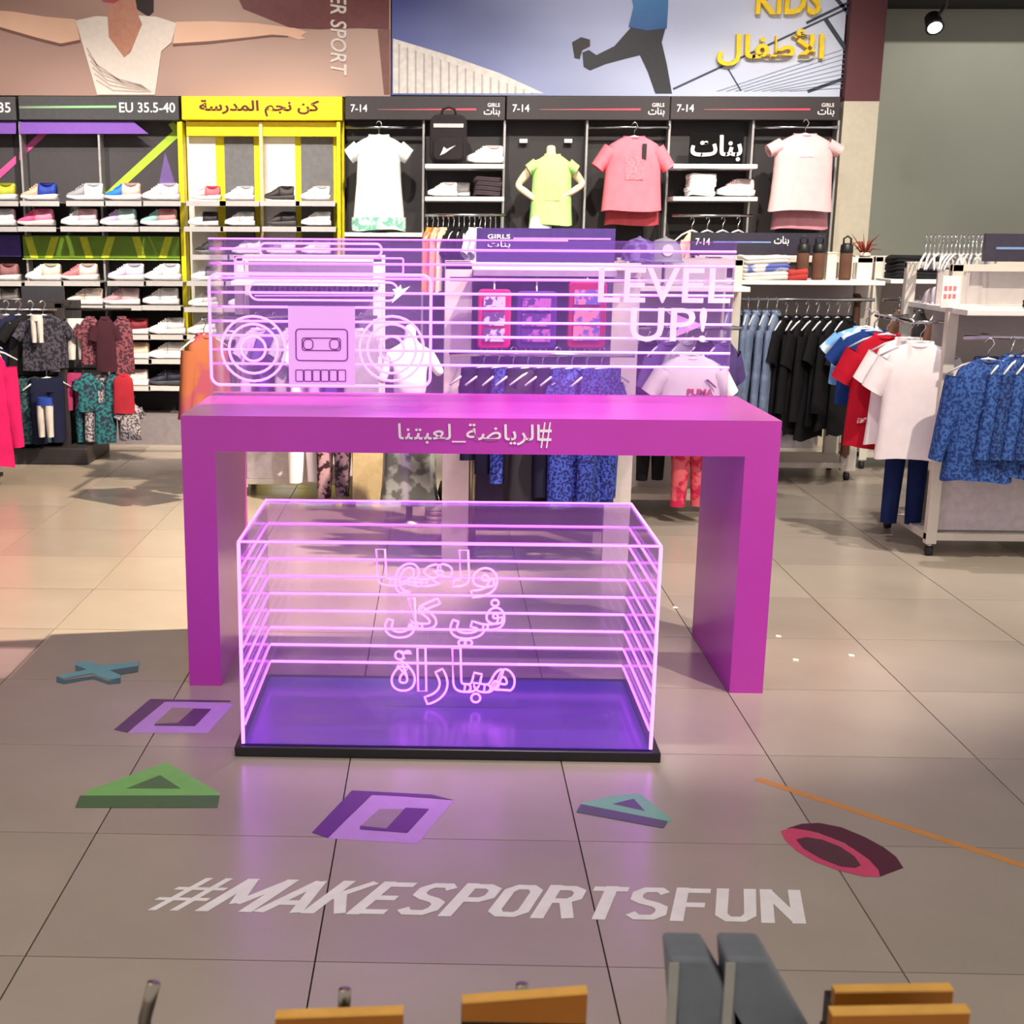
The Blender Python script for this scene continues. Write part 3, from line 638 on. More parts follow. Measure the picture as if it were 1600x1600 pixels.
for k in range(4): folded('folded_shirt', 'dark folded shirt on the lower shelf right of the white pair, %s from the bottom' % ordi(k), .19, .2, .03, (z0.x+random.uniform(-.008, .008), 7.2, z0.z+.03*k), dkf, group='dark folded shirts')
z0 = W(1094, 306, 7.18)
for k in range(5): folded('folded_shirt', 'white folded shirt in the stack below the black sign, %s from the bottom' % ordi(k), .19, .2, .028, (z0.x+random.uniform(-.008, .008), 7.2, z0.z+.028*k), wtf, group='white folded shirts')
sg = thing('shelf_sign', 'black sign with white Arabic lettering standing on the white shelf', 'sign', W(1119, 256, 7.2))
wbox(1079, 207, 1160, 256, 7.19, 7.21).build('board', M('sign_black', (9, 8, 8), rough=.7, spec=.1), sg)
wall_text(arabic('بنات'), 1080, 211, 1158, 252, 7.189, .012, bold=.022).build('lettering', wtxt, sg)
# clothes on the rail below the lower shelf of bay one
for k in range(15):
    p = W(668+k*8.2, 340, 7.15); hanger((p.x, 7.15, p.z-.075), 1.35+random.uniform(-.2, .2), 'hanger packed on the rail under the shoe shelf, %s from the left' % ordi(k), 'hangers on the rail under the shoe shelf')
cl = [('orange', (236, 150, 70), (230, 96, 110)), ('peach', (244, 176, 140), None), ('cream', (240, 220, 180), None), ('black', (26, 24, 28), None), ('jet black', (22, 20, 24), None), ('soft black', (32, 28, 32), None), ('white', (238, 240, 240), None), ('mint printed', (226, 236, 232), None)]
for k, (nm, c, c2) in enumerate(cl):
    p = W(672+k*11, 357, 7.13)
    place(tee_mesh(.30, .42, .05, 'none' if k < 3 else 'short', TEE, k), 'hung_blouse', '%s top hanging edge-on from the rail under the shoe shelf' % nm, 'top', (p.x, 7.13, p.z-.42), 1.25, {'body': fab('rail1_'+nm.replace(' ', '_'), c) if c2 is None else M('gradient_orange', c, c2=c2, scale=4)}, 'tops on the rail under the shoe shelf')
for k in range(4):
    p = W(1082+k*24, 341, 7.15); hanger((p.x, 7.15, p.z-.075), .7, 'hanger on the rail below the folded white shirts, %s from the left' % ordi(k), 'hangers on the rail below the folded white shirts')
    place(tee_mesh(.26, .40, .05, 'short', TEE, k+5), 'hung_blouse', '%s top hanging below the folded white shirts' % ['peach', 'black', 'dark grey', 'plum black'][k], 'top', (p.x, 7.13, p.z-.50), .9, {'body': fab('rail3_%d' % k, ((240, 190, 160), (30, 27, 30), (44, 40, 44), (48, 36, 44))[k])}, 'tops below the folded white shirts')

# ================================================================== MAGENTA TABLE AND LIGHT CASES
TX0, TX1, TY0, TY1, TZ = .026, 1.912, 1.757, 2.45, .895
mag = M('magenta_laminate', (184, 54, 170), rough=.28, var=.03, scale=3, spec=.6)
tb = thing('display_table', 'magenta arch-shaped display table with white Arabic hashtag on its front', 'table', ((TX0+TX1)/2, (TY0+TY1)/2, 0))
MB().box(TX0, TX1, TY0, TY1, TZ-.113, TZ).build('table_top', mag, tb)
MB().box(TX0, TX0+.106, TY0, TY1, 0, TZ-.113).build('leg', mag, tb)
MB().box(TX1-.108, TX1, TY0, TY1, 0, TZ-.113).build('leg', mag, tb)
wall_text('#', 844, 660, 861, 700, TY0, .004, bold=.0).build('lettering', wtxt, tb)
wall_text(arabic('الرياضة_لعبتنا'), 622, 661, 843, 696, TY0, .004, bold=.006).build('lettering', wtxt, tb)

LED = emis('led_violet_pink', (2.3, .30, 4.0))
LED2 = emis('led_bright_pink', (2.5, .44, 4.0))
acr = acrylic('clear_acrylic', (.98, .96, .99), .025)
acr_s = acrylic('side_acrylic', (.94, .86, .98), .10, (.50, .22, .95))  # violet haze colour stands in for LED light scattered in the panes
acr_h = acrylic('edge_lit_acrylic', (.95, .88, .99), .10, (.50, .22, .95))  # same violet haze, LED glow put into the sheet colour
def strip(mb, a, b, r=.0042): mb.tube([a, b], r, 6); return mb
# --- lower case on the floor
X0, X1, Y0, Y1, Z0, Z1 = .288, 1.458, 1.145, 1.765, .034, .622
lc = thing('light_case', 'clear acrylic floor case with violet light lines and neon Arabic words', 'light display', ((X0+X1)/2, (Y0+Y1)/2, 0))
MB().box(.268, 1.482, 1.128, 1.80, 0, .030).build('base', M('base_black', (22, 20, 26), rough=.35, spec=.5), lc, bevel=.003)
MB().box(X0, X1, Y0, Y1, .030, .034).build('base_sheet', M('violet_sheet', (64, 34, 144), rough=.22, spec=.6, var=.05, scale=3), lc)  # black acrylic, violet LED light put into its base colour
T_ = .006
MB().box(X0, X1, Y0, Y0+T_, Z0, Z1).build('front_pane', acr, lc); MB().box(X0, X1, Y1-T_, Y1, Z0, Z1).build('back_pane', acr_s, lc)
MB().box(X0, X0+T_, Y0+T_, Y1-T_, Z0, Z1).build('side_pane', acr_s, lc); MB().box(X1-T_, X1, Y0+T_, Y1-T_, Z0, Z1).build('side_pane', acr_s, lc)
MB().box(X0, X1, Y0, Y1, Z1, Z1+T_).build('top_pane', acr, lc)
for k in range(9):
    z = .088+.0578*k
    strip(MB(), (X0+.01, Y1-.008, z), (X1-.01, Y1-.008, z), .0045).build('back_light_line', LED2 if k < 5 else LED, lc)
    for x in (X0+.008, X1-.008): strip(MB(), (x, Y0+.012, z-.0), (x, Y1-.012, z), .0036).build('side_light_line', LED, lc)
for x in (X0+.003, X1-.003):
    strip(MB(), (x, Y0+.003, Z0), (x, Y0+.003, Z1), .0052).build('corner_light', LED2, lc)
    strip(MB(), (x, Y0, Z1+.004), (x, Y1, Z1+.004), .0045).build('top_edge_light', LED2, lc)
for y, r in ((Y0+.002, .0034), (Y1-.002, .0034)): strip(MB(), (X0, y, Z1+.004), (X1, y, Z1+.004), r).build('top_edge_light', LED, lc)
# neon words on a clear plate inside
NY = G(700, 1105, .034).y
a, b = W(604, 1106, NY), W(812, 858, NY)
MB().box(a.x, b.x, NY, NY+.005, .034, b.z).build('word_plate', acr, lc)
for s_, x0, y0, x1, y1 in (('ولعها', 588, 858, 776, 934), ('في كل', 602, 934, 787, 1010), ('مباراة', 612, 1012, 803, 1102)):
    A = W(x0, y0, NY-.004); B = W(x1, y1, NY-.004)
    mb = text_mb(arabic(s_), bold=.030, res=3); fit(mb, B.x-A.x, A.z-B.z)
    # outline tubes traced along the letter edges
    from collections import Counter
    ec = Counter()
    for f_ in mb.f:
        for i in range(len(f_)): ec[tuple(sorted((f_[i], f_[(i+1) % len(f_)])))] += 1
    nb = {}
    key = lambda p: (round(p.x, 4), round(p.y, 4)); pos = {}
    for (i, j), c in ec.items():
        if c == 1:
            ki, kj = key(mb.v[i]), key(mb.v[j]); pos[ki] = mb.v[i]; pos[kj] = mb.v[j]
            if ki != kj: nb.setdefault(ki, []).append(kj); nb.setdefault(kj, []).append(ki)
    seen = set(); tubes = MB()
    for k0 in list(nb):
        if k0 in seen: continue
        path = [k0]; seen.add(k0); cur = k0
        while True:
            nx = [q for q in nb[cur] if q not in seen]
            if not nx: break
            cur = nx[0]; seen.add(cur); path.append(cur)
        pts = [pos[k] for k in path]
        # drop very short steps
        keep = [pts[0]]
        for q in pts[1:]:
            if (q-keep[-1]).length > .004: keep.append(q)
        if len(keep) < 4: continue
        cx_, cz_ = (A.x+B.x)/2, (A.z+B.z)/2
        tubes.tube([(cx_+q.x, NY-.005, cz_+q.y) for q in keep], .0036, 5, True)
    tubes.build('neon_word', LED2, lc, True)

# --- upper light panel on the table
UX0, UX1, UY = .062, 1.872, 2.41
uc = thing('light_display', 'clear acrylic display sheet with nine violet light lines on the magenta table', 'light display', ((UX0+UX1)/2, UY, TZ))
MB().box(UX0, UX1, UY, UY+.006, TZ, 1.437).build('back_pane', acr_h, uc)
MB().box(UX0, UX0+.006, UY-.25, UY, TZ, 1.437).build('side_pane', acr, uc)
MB().box(UX1-.006, UX1, UY-.012, UY, TZ, 1.437).build('edge_strip', acr, uc)
MB().box(UX0, UX1, UY-.25, UY, 1.431, 1.437).build('top_pane', acr_h, uc)
for k in range(9):
    z = 1.0+.0502*k
    strip(MB(), (UX0, UY-.004, z), (UX1, UY-.004, z), .0048).build('light_line', LED2 if k < 6 else LED, uc)
strip(MB(), (UX0, UY-.25, 1.437), (UX0+1.2, UY-.25, 1.437), .003).build('light_line', LED, uc)
# level up letters
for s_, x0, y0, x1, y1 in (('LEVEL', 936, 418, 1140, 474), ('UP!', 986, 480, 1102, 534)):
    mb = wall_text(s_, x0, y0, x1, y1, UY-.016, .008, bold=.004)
    lv = mb.build('lettering', emis('pale_pink_letters', (.85, .5, .8), .8), uc)  # frosted letters, emission added so they look edge-lit
# arrow-like play mark behind UP
MB().prism([XZ(x, y, UY-.02) for x, y in ((1040, 485), (1100, 508), (1046, 530), (1064, 508))][::-1], UY-.022, UY-.016).build('arrow_mark', acrylic('frosted_pink', (.9, .75, .9), .5, (.95, .75, .95)), uc)

# --- boombox outline panel in front
BYY = 2.06
bb = thing('boombox_light', 'clear acrylic panel with a glowing boombox outline on the table', 'light display', (W(500, 600, BYY).x, BYY, TZ))
a, b = W(322, 420, BYY), W(675, 600, BYY)
MB().box(a.x, b.x, BYY, BYY+.005, TZ, W(500, 378, BYY).z).build('pane', acr, bb)
def P2(x, y): return XZ(x, y, BYY)
def loop_px(x0, y0, x1, y1, r, name, rad=.0042, Y=BYY-.003, mat=None):
    p0 = W(x0, y0, Y); p1 = W(x1, y1, Y); k = (p1.x-p0.x)/(x1-x0)
    pts = rnd_rect((p0.x+p1.x)/2, (p0.z+p1.z)/2, p1.x-p0.x, p0.z-p1.z, r*k)
    MB().tube([(q[0], Y, q[1]) for q in pts], rad, 6, True).build(name, mat or LED2, bb, True)
loop_px(326, 428, 672, 604, 14, 'body_outline', .0048)
loop_px(406, 380, 596, 401, 8, 'handle_outline', .0036); loop_px(368, 402, 630, 428, 3, 'handle_base_outline', .003, mat=LED)
loop_px(389, 440, 622, 470, 14, 'dial_outline', .0034)
mb = MB()
for k in range(24):
    x = 398+k*8.2; p0 = W(x, 447 + (k % 3), BYY-.003); p1 = W(x+4.4, 455-(k % 2)*2, BYY-.003); mb.box(p0.x, p1.x, BYY-.005, BYY-.001, p1.z, p0.z)
mb.build('dial_marks', M('dial_violet', (120, 70, 170)), bb)
strip(MB(), W(398, 462, BYY-.003), W(614, 462, BYY-.003), .002).build('dial_line', LED, bb)
for nm, cx_ in (('left', 396), ('right', 612)):
    for r_, rr in ((50, .0042), (38, .0042), (19, .0042)):
        c = W(cx_, 545, BYY-.003); k = W(cx_+1, 545, BYY-.003).x-c.x
        MB().tube([(q[0], BYY-.003, q[1]) for q in circle(c.x, c.z, r_*k)], rr, 6, True).build('speaker_ring', LED2, bb, True)
fp = emis('edge_lit_cassette', (.62, .24, .72), .8)  # emission stands in for LED light caught by the cassette panel
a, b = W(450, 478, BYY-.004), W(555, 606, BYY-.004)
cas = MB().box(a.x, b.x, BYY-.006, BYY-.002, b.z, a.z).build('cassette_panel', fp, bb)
vio = M('etched_violet', (150, 70, 170))
def line_loop(pts, rad, name, mat):
    MB().tube([(q[0], BYY-.008, q[1]) for q in pts], rad, 5, True).build(name, mat, cas, True)
def rr_px(x0, y0, x1, y1, r): p0 = W(x0, y0, BYY-.008); p1 = W(x1, y1, BYY-.008); return rnd_rect((p0.x+p1.x)/2, (p0.z+p1.z)/2, p1.x-p0.x, p0.z-p1.z, r)
line_loop(rr_px(462, 514, 543, 564, .012), .0022, 'tape_outline', vio)
line_loop(rr_px(472, 528, 532, 548, .008), .002, 'tape_window', vio)
line_loop(rr_px(474, 530, 489, 546, .012), .002, 'tape_reel', vio); line_loop(rr_px(515, 530, 530, 546, .012), .002, 'tape_reel', vio)
for k in range(6): line_loop(rr_px(462+k*13.2, 578, 474+k*13.2, 596, .003), .0018, 'tape_key', vio)
MB().prism([P2(x, y) for x, y in ((612, 474), (618, 458), (613, 452), (622, 450), (626, 444), (628, 452), (641, 447), (630, 459))][::-1], BYY-.008, BYY-.002).build('spark_mark', emis('spark_white', (.9, .8, .9)), bb)

# ================================================================== FLOOR DECALS
def ink(name, c): return M('ink_'+name, c, rough=.45, spec=.4, var=.05, scale=20)
def decal(name, label, polys, off=(0, 0), sc_=1.0):
    allp = [G(x*sc_+off[0], y*sc_+off[1]) for _, _, pts in polys for x, y in pts]
    c = Vector((sum(p.x for p in allp)/len(allp), sum(p.y for p in allp)/len(allp), 0))
    t = thing(name, label, 'floor sticker', c)
    for k, (nm, mt, pts) in enumerate(polys):
        q = [G(x*sc_+off[0], y*sc_+off[1])[:2] for x, y in pts]
        ar = sum(q[i][0]*q[(i+1) % len(q)][1]-q[(i+1) % len(q)][0]*q[i][1] for i in range(len(q)))
        if ar < 0: q = q[::-1]
        MB().slab(q, .0003+.0005*k, .0007+.0005*k).build(nm, mt, t)
    return t
q4 = ((0, 960), .25)
decal('cross_sticker', 'light blue cross sticker on the floor left of the table', [
    ('side_print', ink('blue_shade', (72, 112, 122)), [(350, 390), (400, 410), (590, 385), (680, 420), (755, 395), (755, 432), (680, 440), (580, 405), (400, 438), (352, 425)]),
    ('side_print', ink('blue_shade2', (78, 118, 128)), [(470, 318), (540, 345), (490, 360), (470, 350)]),
    ('side_print', ink('blue_shade3', (74, 106, 116)), [(680, 350), (865, 322), (863, 360), (760, 378), (725, 368)]),
    ('top_print', ink('blue', (118, 184, 194)), [(350, 388), (480, 362), (545, 348), (470, 318), (480, 300), (560, 297), (625, 322), (720, 310), (870, 300), (866, 324), (685, 352), (756, 384), (752, 400), (680, 412), (575, 372), (400, 404)])], *q4)
decal('square_sticker', 'purple square sticker on the floor below the blue cross', [
    ('top_print', ink('lilac', (200, 156, 224)), [(800, 742), (1010, 540), (1460, 560), (1300, 742)]),
    ('side_print', ink('purple_dark', (104, 66, 116)), [(712, 722), (940, 530), (1440, 540), (1440, 548), (1030, 548), (795, 740)]),
    ('centre_print', ink('floor_grey', (160, 142, 136)), [(965, 688), (1075, 585), (1215, 590), (1120, 688)]),
    ('inner_side_print', ink('purple_dark2', (102, 64, 114)), [(965, 688), (1110, 682), (1212, 592), (1320, 594), (1218, 700), (968, 697)])], *q4)
decal('triangle_sticker', 'large green triangle sticker on the floor at left', [
    ('top_print', ink('green', (126, 190, 104)), [(540, 1105), (1040, 925), (1380, 1120), (1370, 1138), (530, 1135)]),
    ('inner_side_print', ink('green_inner', (84, 118, 80)), [(790, 1090), (1000, 1006), (1130, 1090)]),
    ('side_print', ink('green_dark', (78, 112, 74)), [(500, 1136), (1372, 1134), (1358, 1210), (470, 1210)])], *q4)
q5 = ((400, 1240), .25)
decal('square_sticker', 'violet square sticker on the floor in front of the light case', [
    ('top_print', ink('violet', (196, 146, 226)), [(440, 280), (735, 5), (1235, 45), (1010, 315)]),
    ('side_print', ink('violet_dark', (98, 48, 134)), [(350, 245), (600, -18), (720, -12), (1100, 8), (1232, 42), (1090, 28), (720, 10), (450, 280)]),
    ('centre_print', ink('floor_lilac', (156, 134, 150)), [(650, 210), (770, 100), (930, 100), (815, 225)]),
    ('inner_side_print', ink('violet_dark2', (96, 48, 132)), [(650, 205), (815, 222), (935, 92), (1080, 100), (945, 248), (650, 226)])], *q5)
q6 = ((800, 1240), .25)
decal('triangle_sticker', 'small mint green triangle sticker on the floor at centre right', [
    ('top_print', ink('mint', (122, 186, 156)), [(430, 62), (650, 10), (800, 0), (1000, 165), (970, 190), (430, 78)]),
    ('inner_side_print', ink('mint_inner', (92, 88, 116)), [(630, 66), (760, 34), (830, 110)]),
    ('side_print', ink('mint_dark', (92, 92, 112)), [(430, 68), (975, 176), (945, 218), (402, 118)])], *q6)
q7 = ((1200, 1240), .25)
decal('ring_sticker', 'pink ring sticker on the floor at lower right', [
    ('side_print', ink('ring_dark', (84, 28, 50)), [(120, 218), (210, 190), (320, 184), (460, 212), (600, 270), (720, 335), (800, 395), (846, 465), (700, 520), (640, 430), (480, 310), (300, 240)]),
    ('top_print', ink('ring_pink', (206, 70, 108)), [(80, 235), (150, 218), (260, 235), (400, 280), (530, 345), (630, 415), (690, 480), (700, 522), (600, 520), (440, 482), (290, 425), (180, 360), (105, 290)]),
    ('centre_print', ink('ring_centre', (84, 44, 56)), [(175, 290), (240, 275), (340, 292), (450, 335), (540, 395), (580, 450), (545, 468), (450, 458), (330, 410), (220, 345)])], *q7)
a, b = G(222, 1424), G(1257, 1446); a2, b2_ = G(300, 1372), G(1257, 1390)
GL = {'#': [[(.22, 0), (.22, 1)], [(.52, 0), (.52, 1)], [(0, .34), (.74, .34)], [(0, .66), (.74, .66)]],
 'M': [[(.08, 0), (.08, 1)], [(.08, .96), (.38, .25)], [(.38, .25), (.68, .96)], [(.68, 1), (.68, 0)]], 'A': [[(.04, 0), (.30, .96)], [(.30, .96), (.56, 0)], [(.14, .30), (.46, .30)]],
 'K': [[(.08, 0), (.08, 1)], [(.10, .45), (.50, .98)], [(.20, .58), (.52, 0)]], 'E': [[(.08, 0), (.08, 1)], [(.08, .91), (.50, .91)], [(.08, .5), (.44, .5)], [(.08, .09), (.50, .09)]],
 'S': [[(.50, .80), (.42, .91), (.20, .91), (.10, .80), (.10, .64), (.20, .55), (.40, .46), (.50, .37), (.50, .20), (.40, .09), (.18, .09), (.08, .20)]],
 'P': [[(.08, 0), (.08, 1)], [(.08, .91), (.36, .91), (.48, .82), (.48, .60), (.36, .50), (.08, .50)]], 'O': [[(.20, .09), (.40, .09), (.50, .20), (.50, .80), (.40, .91), (.20, .91), (.10, .80), (.10, .20), (.20, .09), (.3, .09)]],
 'R': [[(.08, 0), (.08, 1)], [(.08, .91), (.36, .91), (.48, .82), (.48, .62), (.36, .52), (.08, .52)], [(.34, .52), (.50, 0)]], 'T': [[(.28, 0), (.28, 1)], [(.02, .91), (.54, .91)]],
 'F': [[(.08, 0), (.08, 1)], [(.08, .91), (.50, .91)], [(.08, .48), (.44, .48)]], 'U': [[(.10, 1), (.10, .22), (.20, .09), (.40, .09), (.50, .22), (.50, 1)]], 'N': [[(.08, 0), (.08, 1)], [(.08, .96), (.50, .04)], [(.50, 0), (.50, 1)]]}
ADV = {'#': .82, 'M': .82, 'A': .64, 'T': .60, 'E': .60, 'F': .58, 'K': .62, 'P': .60, 'R': .64}
hs = 'hash'; SW = .185; total = sum(ADV.get(c, .66) for c in '#MAKESPORTSFUN')
xl_, xr_, yb_, yt_ = .185, 1.665, .206, .366; ht = yt_-yb_; SHR = .105; kx = (xr_-xl_-.0)/total
tx = thing('hashtag_sticker', 'white slanted floor lettering of a hash sign and MAKESPORTSFUN', 'floor sticker', ((xl_+xr_)/2, (yb_+yt_)/2, 0)); pen = 0.
for c in '#MAKESPORTSFUN':
    mb = MB()
    for st_ in GL[c]:
        pts = [Vector(((pen+q[0])*kx, q[1]*ht)) for q in st_]; hw = (.5*SW*kx*(.62 if c == '#' else 1))
        L_, R_ = [], []
        for i, q in enumerate(pts):
            d0 = (q-pts[i-1]).normalized() if i else None; d1 = (pts[i+1]-q).normalized() if i < len(pts)-1 else None
            dd = ((d0 or d1)+(d1 or d0)).normalized(); n_ = Vector((-dd.y, dd.x)); k_ = 1/max(.6, n_.dot(Vector((-(d1 or d0).y, (d1 or d0).x))))
            horiz = abs(dd.x); h_ = hw*k_*(1-.25*horiz); L_.append(q+n_*h_); R_.append(q-n_*h_)
        for i in range(len(pts)-1):
            quad = []; zq = .0008+.00003*(len(mb.f)+1)
            for q in (L_[i], R_[i], R_[i+1], L_[i+1]):
                yy = min(max(q.y, 0), ht); quad.append((xl_+q.x+SHR*(yy/ht)*(1-.75*(q.x/(xr_-xl_))), yb_+yy-.010*(q.x/(xr_-xl_)), zq))
            mb.add(quad, [(0, 1, 2, 3)])
    mb.build('letter', ink('white', (240, 236, 232)), tx); pen += ADV.get(c, .66)
a, b = G(1182, 1217), G(1720, 1392); d_ = (b-a).normalized(); n_ = Vector((-d_.y, d_.x, 0))*.0135
tag(MB().slab([p[:2] for p in (a-n_, b-n_, b+n_, a+n_)], .0002, .0008).build('floor_tape', ink('orange_tape', (206, 142, 76))), 'orange tape line running diagonally across the floor at right', 'tape')
for k, (x, y, lb) in enumerate(((1330, 1025, 'right of the table on the open floor'), (1216, 995, 'close behind the right table leg'), (1243, 1032, 'just right of the right table leg'), (1055, 950, 'between the case and the right table leg'))):
    p = G(x, y); s_ = .011
    o = MB().slab([(p.x-s_, p.y-s_*.6), (p.x+s_*.8, p.y-s_), (p.x+s_*1.1, p.y+s_*.7), (p.x-s_*.4, p.y+s_*1.6)], .0005, .003).build('paper_scrap', M('paper_white', (240, 236, 226)))
    tag(o, 'tiny white paper scrap on the floor %s' % lb, 'litter', 'paper scraps on the floor')

# ================================================================== FOREGROUND COUNTER THINGS (bottom edge of the photo)
FGY = -1.42
stl = M('brushed_steel', (150, 140, 128), rough=.28, metal=.9)
zc_ = .60
ct = thing('display_counter', 'low dark display counter just below the bottom edge of the view', 'counter', (.95, FGY, 0))
MB().box(.05, 1.85, FGY-.22, FGY+.16, zc_-.03, zc_).build('counter_top', M('counter_dark', (70, 62, 56), rough=.5), ct, bevel=.004)
for x in (.08, 1.80):
    for y in (FGY-.20, FGY+.12): MB().box(x, x+.035, y, y+.035, 0, zc_-.03).build('leg', blackm, ct)
def hook(pxs, label, Y=FGY):
    top = W(pxs[0][0], pxs[0][1], Y); mid = W(pxs[1][0], pxs[1][1], Y)
    pts = [top, (top+mid)/2+Vector((.0, 0, 0)), mid, Vector((mid.x-.004, Y, mid.z-.05)), Vector((mid.x-.006, Y, zc_))]
    t = thing('display_prong', label, 'prong', (mid.x-.006, Y, zc_), 0, 'steel prongs at the bottom edge')
    MB().tube(pts, .0062, 10).build('rod', stl, t, True)
    MB().lathe([(.016, 0), (.016, .006), (.007, .009)], 14, (mid.x-.006, Y, zc_)).build('foot', stl, t, True)
hook(((241, 1536), (226, 1592)), 'bent steel prong at the bottom left edge')
hook(((539, 1546), (537, 1592)), 'straight steel prong behind the left amber card', FGY+.06)
hook(((816, 1538), (815, 1580)), 'straight steel prong behind the middle amber card', FGY+.06)
amber = M('amber_card', (164, 98, 26), rough=.45, var=.08, scale=9); darkc = M('card_black', (34, 24, 20), rough=.5)
def pack(x0, y0, x1, y1, fold, label, Y, dy=.012):
    A = W(x0, y0, Y); B = W(x1, y1, Y); zf = min(W(x0, y0+fold, Y).z, W(x1, y1+fold, Y).z)
    t = thing('amber_pack', label, 'package', ((A.x+B.x)/2, Y, zc_), 0, 'amber packages at the bottom edge')
    MB().prism([(A.x, zc_), (B.x, zc_), (B.x, zf), (A.x, zf)], Y+.002, Y+dy+.02).build('box_body', darkc, t)
    MB().prism([(A.x, zf), (B.x, zf), (B.x, B.z), (A.x, A.z)], Y, Y+dy).build('header_card', amber, t)
    MB().prism([(A.x, A.z), (B.x, B.z), (B.x, B.z+.002), (A.x, A.z+.002)], Y-.001, Y+dy).build('card_edge', M('amber_edge', (236, 176, 84)), t)  # paler strip, light along the card edge put into its colour
pack(430, 1592, 630, 1585, 40, 'leftmost amber topped package at the bottom edge', FGY-.02)
pack(722, 1568, 918, 1553, 28, 'tilted amber topped package at the bottom centre', FGY)
pack(1305, 1552, 1490, 1549, 24, 'rear amber topped package at the bottom right', FGY+.03)
pack(1300, 1587, 1516, 1583, 40, 'front amber topped package at the bottom right', FGY-.05)
for k, (x0, x1, lb) in enumerate(((1047, 1108, 'left grey slab stand at the bottom edge'), (1135, 1200, 'right grey slab stand at the bottom edge'))):
    A = W(x0, 1497, FGY); B = W(x1, 1500, FGY); t = thing('slab_stand', lb, 'stand', ((A.x+B.x)/2, FGY, zc_), 0, 'grey slab stands')
    lean = .13
    MB().add([(A.x, FGY-.0, A.z), (B.x, FGY, A.z), (B.x+lean, FGY-.0, zc_), (A.x+lean*.2, FGY, zc_), (A.x, FGY+.05, A.z), (B.x, FGY+.05, A.z), (B.x+lean, FGY+.05, zc_), (A.x+lean*.2, FGY+.05, zc_)],
             [(0, 3, 2, 1), (4, 5, 6, 7), (0, 1, 5, 4), (1, 2, 6, 5), (2, 3, 7, 6), (3, 0, 4, 7)]).build('slab', M('slab_grey', (112, 116, 122), rough=.5), t, bevel=.004)
    MB().box(A.x-.0005, A.x+.008, FGY-.003, FGY, zc_+.02, A.z-.004).build('pale_edge', M('slab_edge', (158, 154, 146)), t)

# ================================================================== FREE-STANDING RACKS
cream = M('rack_cream', (214, 206, 194), rough=.5, var=.03); mauve = M('rack_panel', (190, 180, 178), rough=.55, var=.04); casb = M('caster_black', (34, 32, 34), rough=.5)
def caster(parent, x, y):
    MB().lathe([(.008, .045), (.014, .045), (.014, .058), (.008, .058)], 10, (x, y, 0)).build('caster_stem', chrome, parent, True)
    MB().tube([(x-.014, y, .024), (x+.014, y, .024)], .024, 14).build('caster', casb, parent, True)
def rack(name, label, X0, X1, Y0, Y1, pw=.045, pd=.045, mat=None, ztop=1.34, base=True, panel=True, pmat=None, shelf=None, shelf_out=.22, rails=(), top=True, posts=None, feet=True):
    mat = mat or cream
    t = thing(name, label, 'clothes rack', ((X0+X1)/2, (Y0+Y1)/2, 0))
    zb = .058 if feet else 0.
    for x, y in posts or ((X0, Y0), (X1-pw, Y0), (X0, Y1-pd), (X1-pw, Y1-pd)):
        MB().box(x, x+pw, y, y+pd, zb, ztop).build('post', mat, t, bevel=.003)
        if feet: caster(t, x+pw/2, y+pd/2)
    if top:
        for y in {Y0, Y1-.03}: MB().box(X0, X1, y, y+.03, ztop-.03, ztop).build('top_bar', mat, t)
    if base: MB().box(X0, X1, Y0+.002, Y1-.002, .075, .11).build('base_board', mat, t, bevel=.003)
    if panel: MB().box(X0+.05, X1-.05, (Y0+Y1)/2-.008, (Y0+Y1)/2+.008, .11, ztop-.03).build('centre_panel', pmat or mauve, t)
    if shelf:
        MB().box(X0+.01, X1-.01, Y0-shelf_out, (Y0+Y1)/2, shelf-.025, shelf).build('shelf', whs, t, bevel=.003)
    for z, y in rails: MB().tube([(X0+.02, y, z), (X1-.02, y, z)], .010, 10).build('rail', chrome, t, True)
    return t
def row(n, X0, X1, Y, zt, hfun, kinds, what, group, rz=1.3, hang=True):
    """garments hung edge-on along a rail; each its own thing with its own hanger"""
    for k in range(n):
        x = X0+(X1-X0)*(k+.5)/n; desc, mt, kind = kinds[k % len(kinds)]; h = hfun(k); r_ = rz+random.uniform(-.12, .12)
        parts = pants_mesh(.24, h, .06, k) if kind == 'pants' else tee_mesh(.33, h, .055, kind, TEE, k*1.7, .06)
        place(parts, 'hung_garment', '%s %s, %s from the left' % (desc, what, ordi(k)), 'clothes', (x, Y, zt-h), r_, {'body': mt}, group)
        if hang: hanger((x, Y, zt+.005), r_, '%s hanger from left, %s' % (ordi(k), group), group+' hangers')

# --- right front rack with blue jackets
r2 = rack('clothes_rack', 'cream wheeled clothes rack at the right edge with blue jackets', 3.13, 4.45, 3.80, 4.46, .05, .045, shelf=1.15, shelf_out=.20, rails=((1.03, 3.64),))
MB().box(3.15, 4.44, 3.82, 4.44, 1.126, 1.149).build('end_shelf', whs, r2)
MB().tube([(3.0, 3.86, 1.08), (3.0, 4.42, 1.08)], .009, 8).build('end_rail', chrome, r2, True)
for y in (3.88, 4.40): MB().tube([(3.0, y, 1.08), (3.15, y, 1.08)], .008, 8).build('rail_arm', chrome, r2, True)
for x in (3.3, 4.3): MB().tube([(x, 3.64, 1.03), (x, 3.82, 1.03)], .009, 8).build('rail_arm', chrome, r2, True)
bluep = M('blue_pattern', (24, 52, 116), c2=(56, 96, 164), scale=75, rough=.8); bluep2 = M('blue_pattern_dark', (20, 38, 90), c2=(46, 80, 144), scale=80, rough=.8)
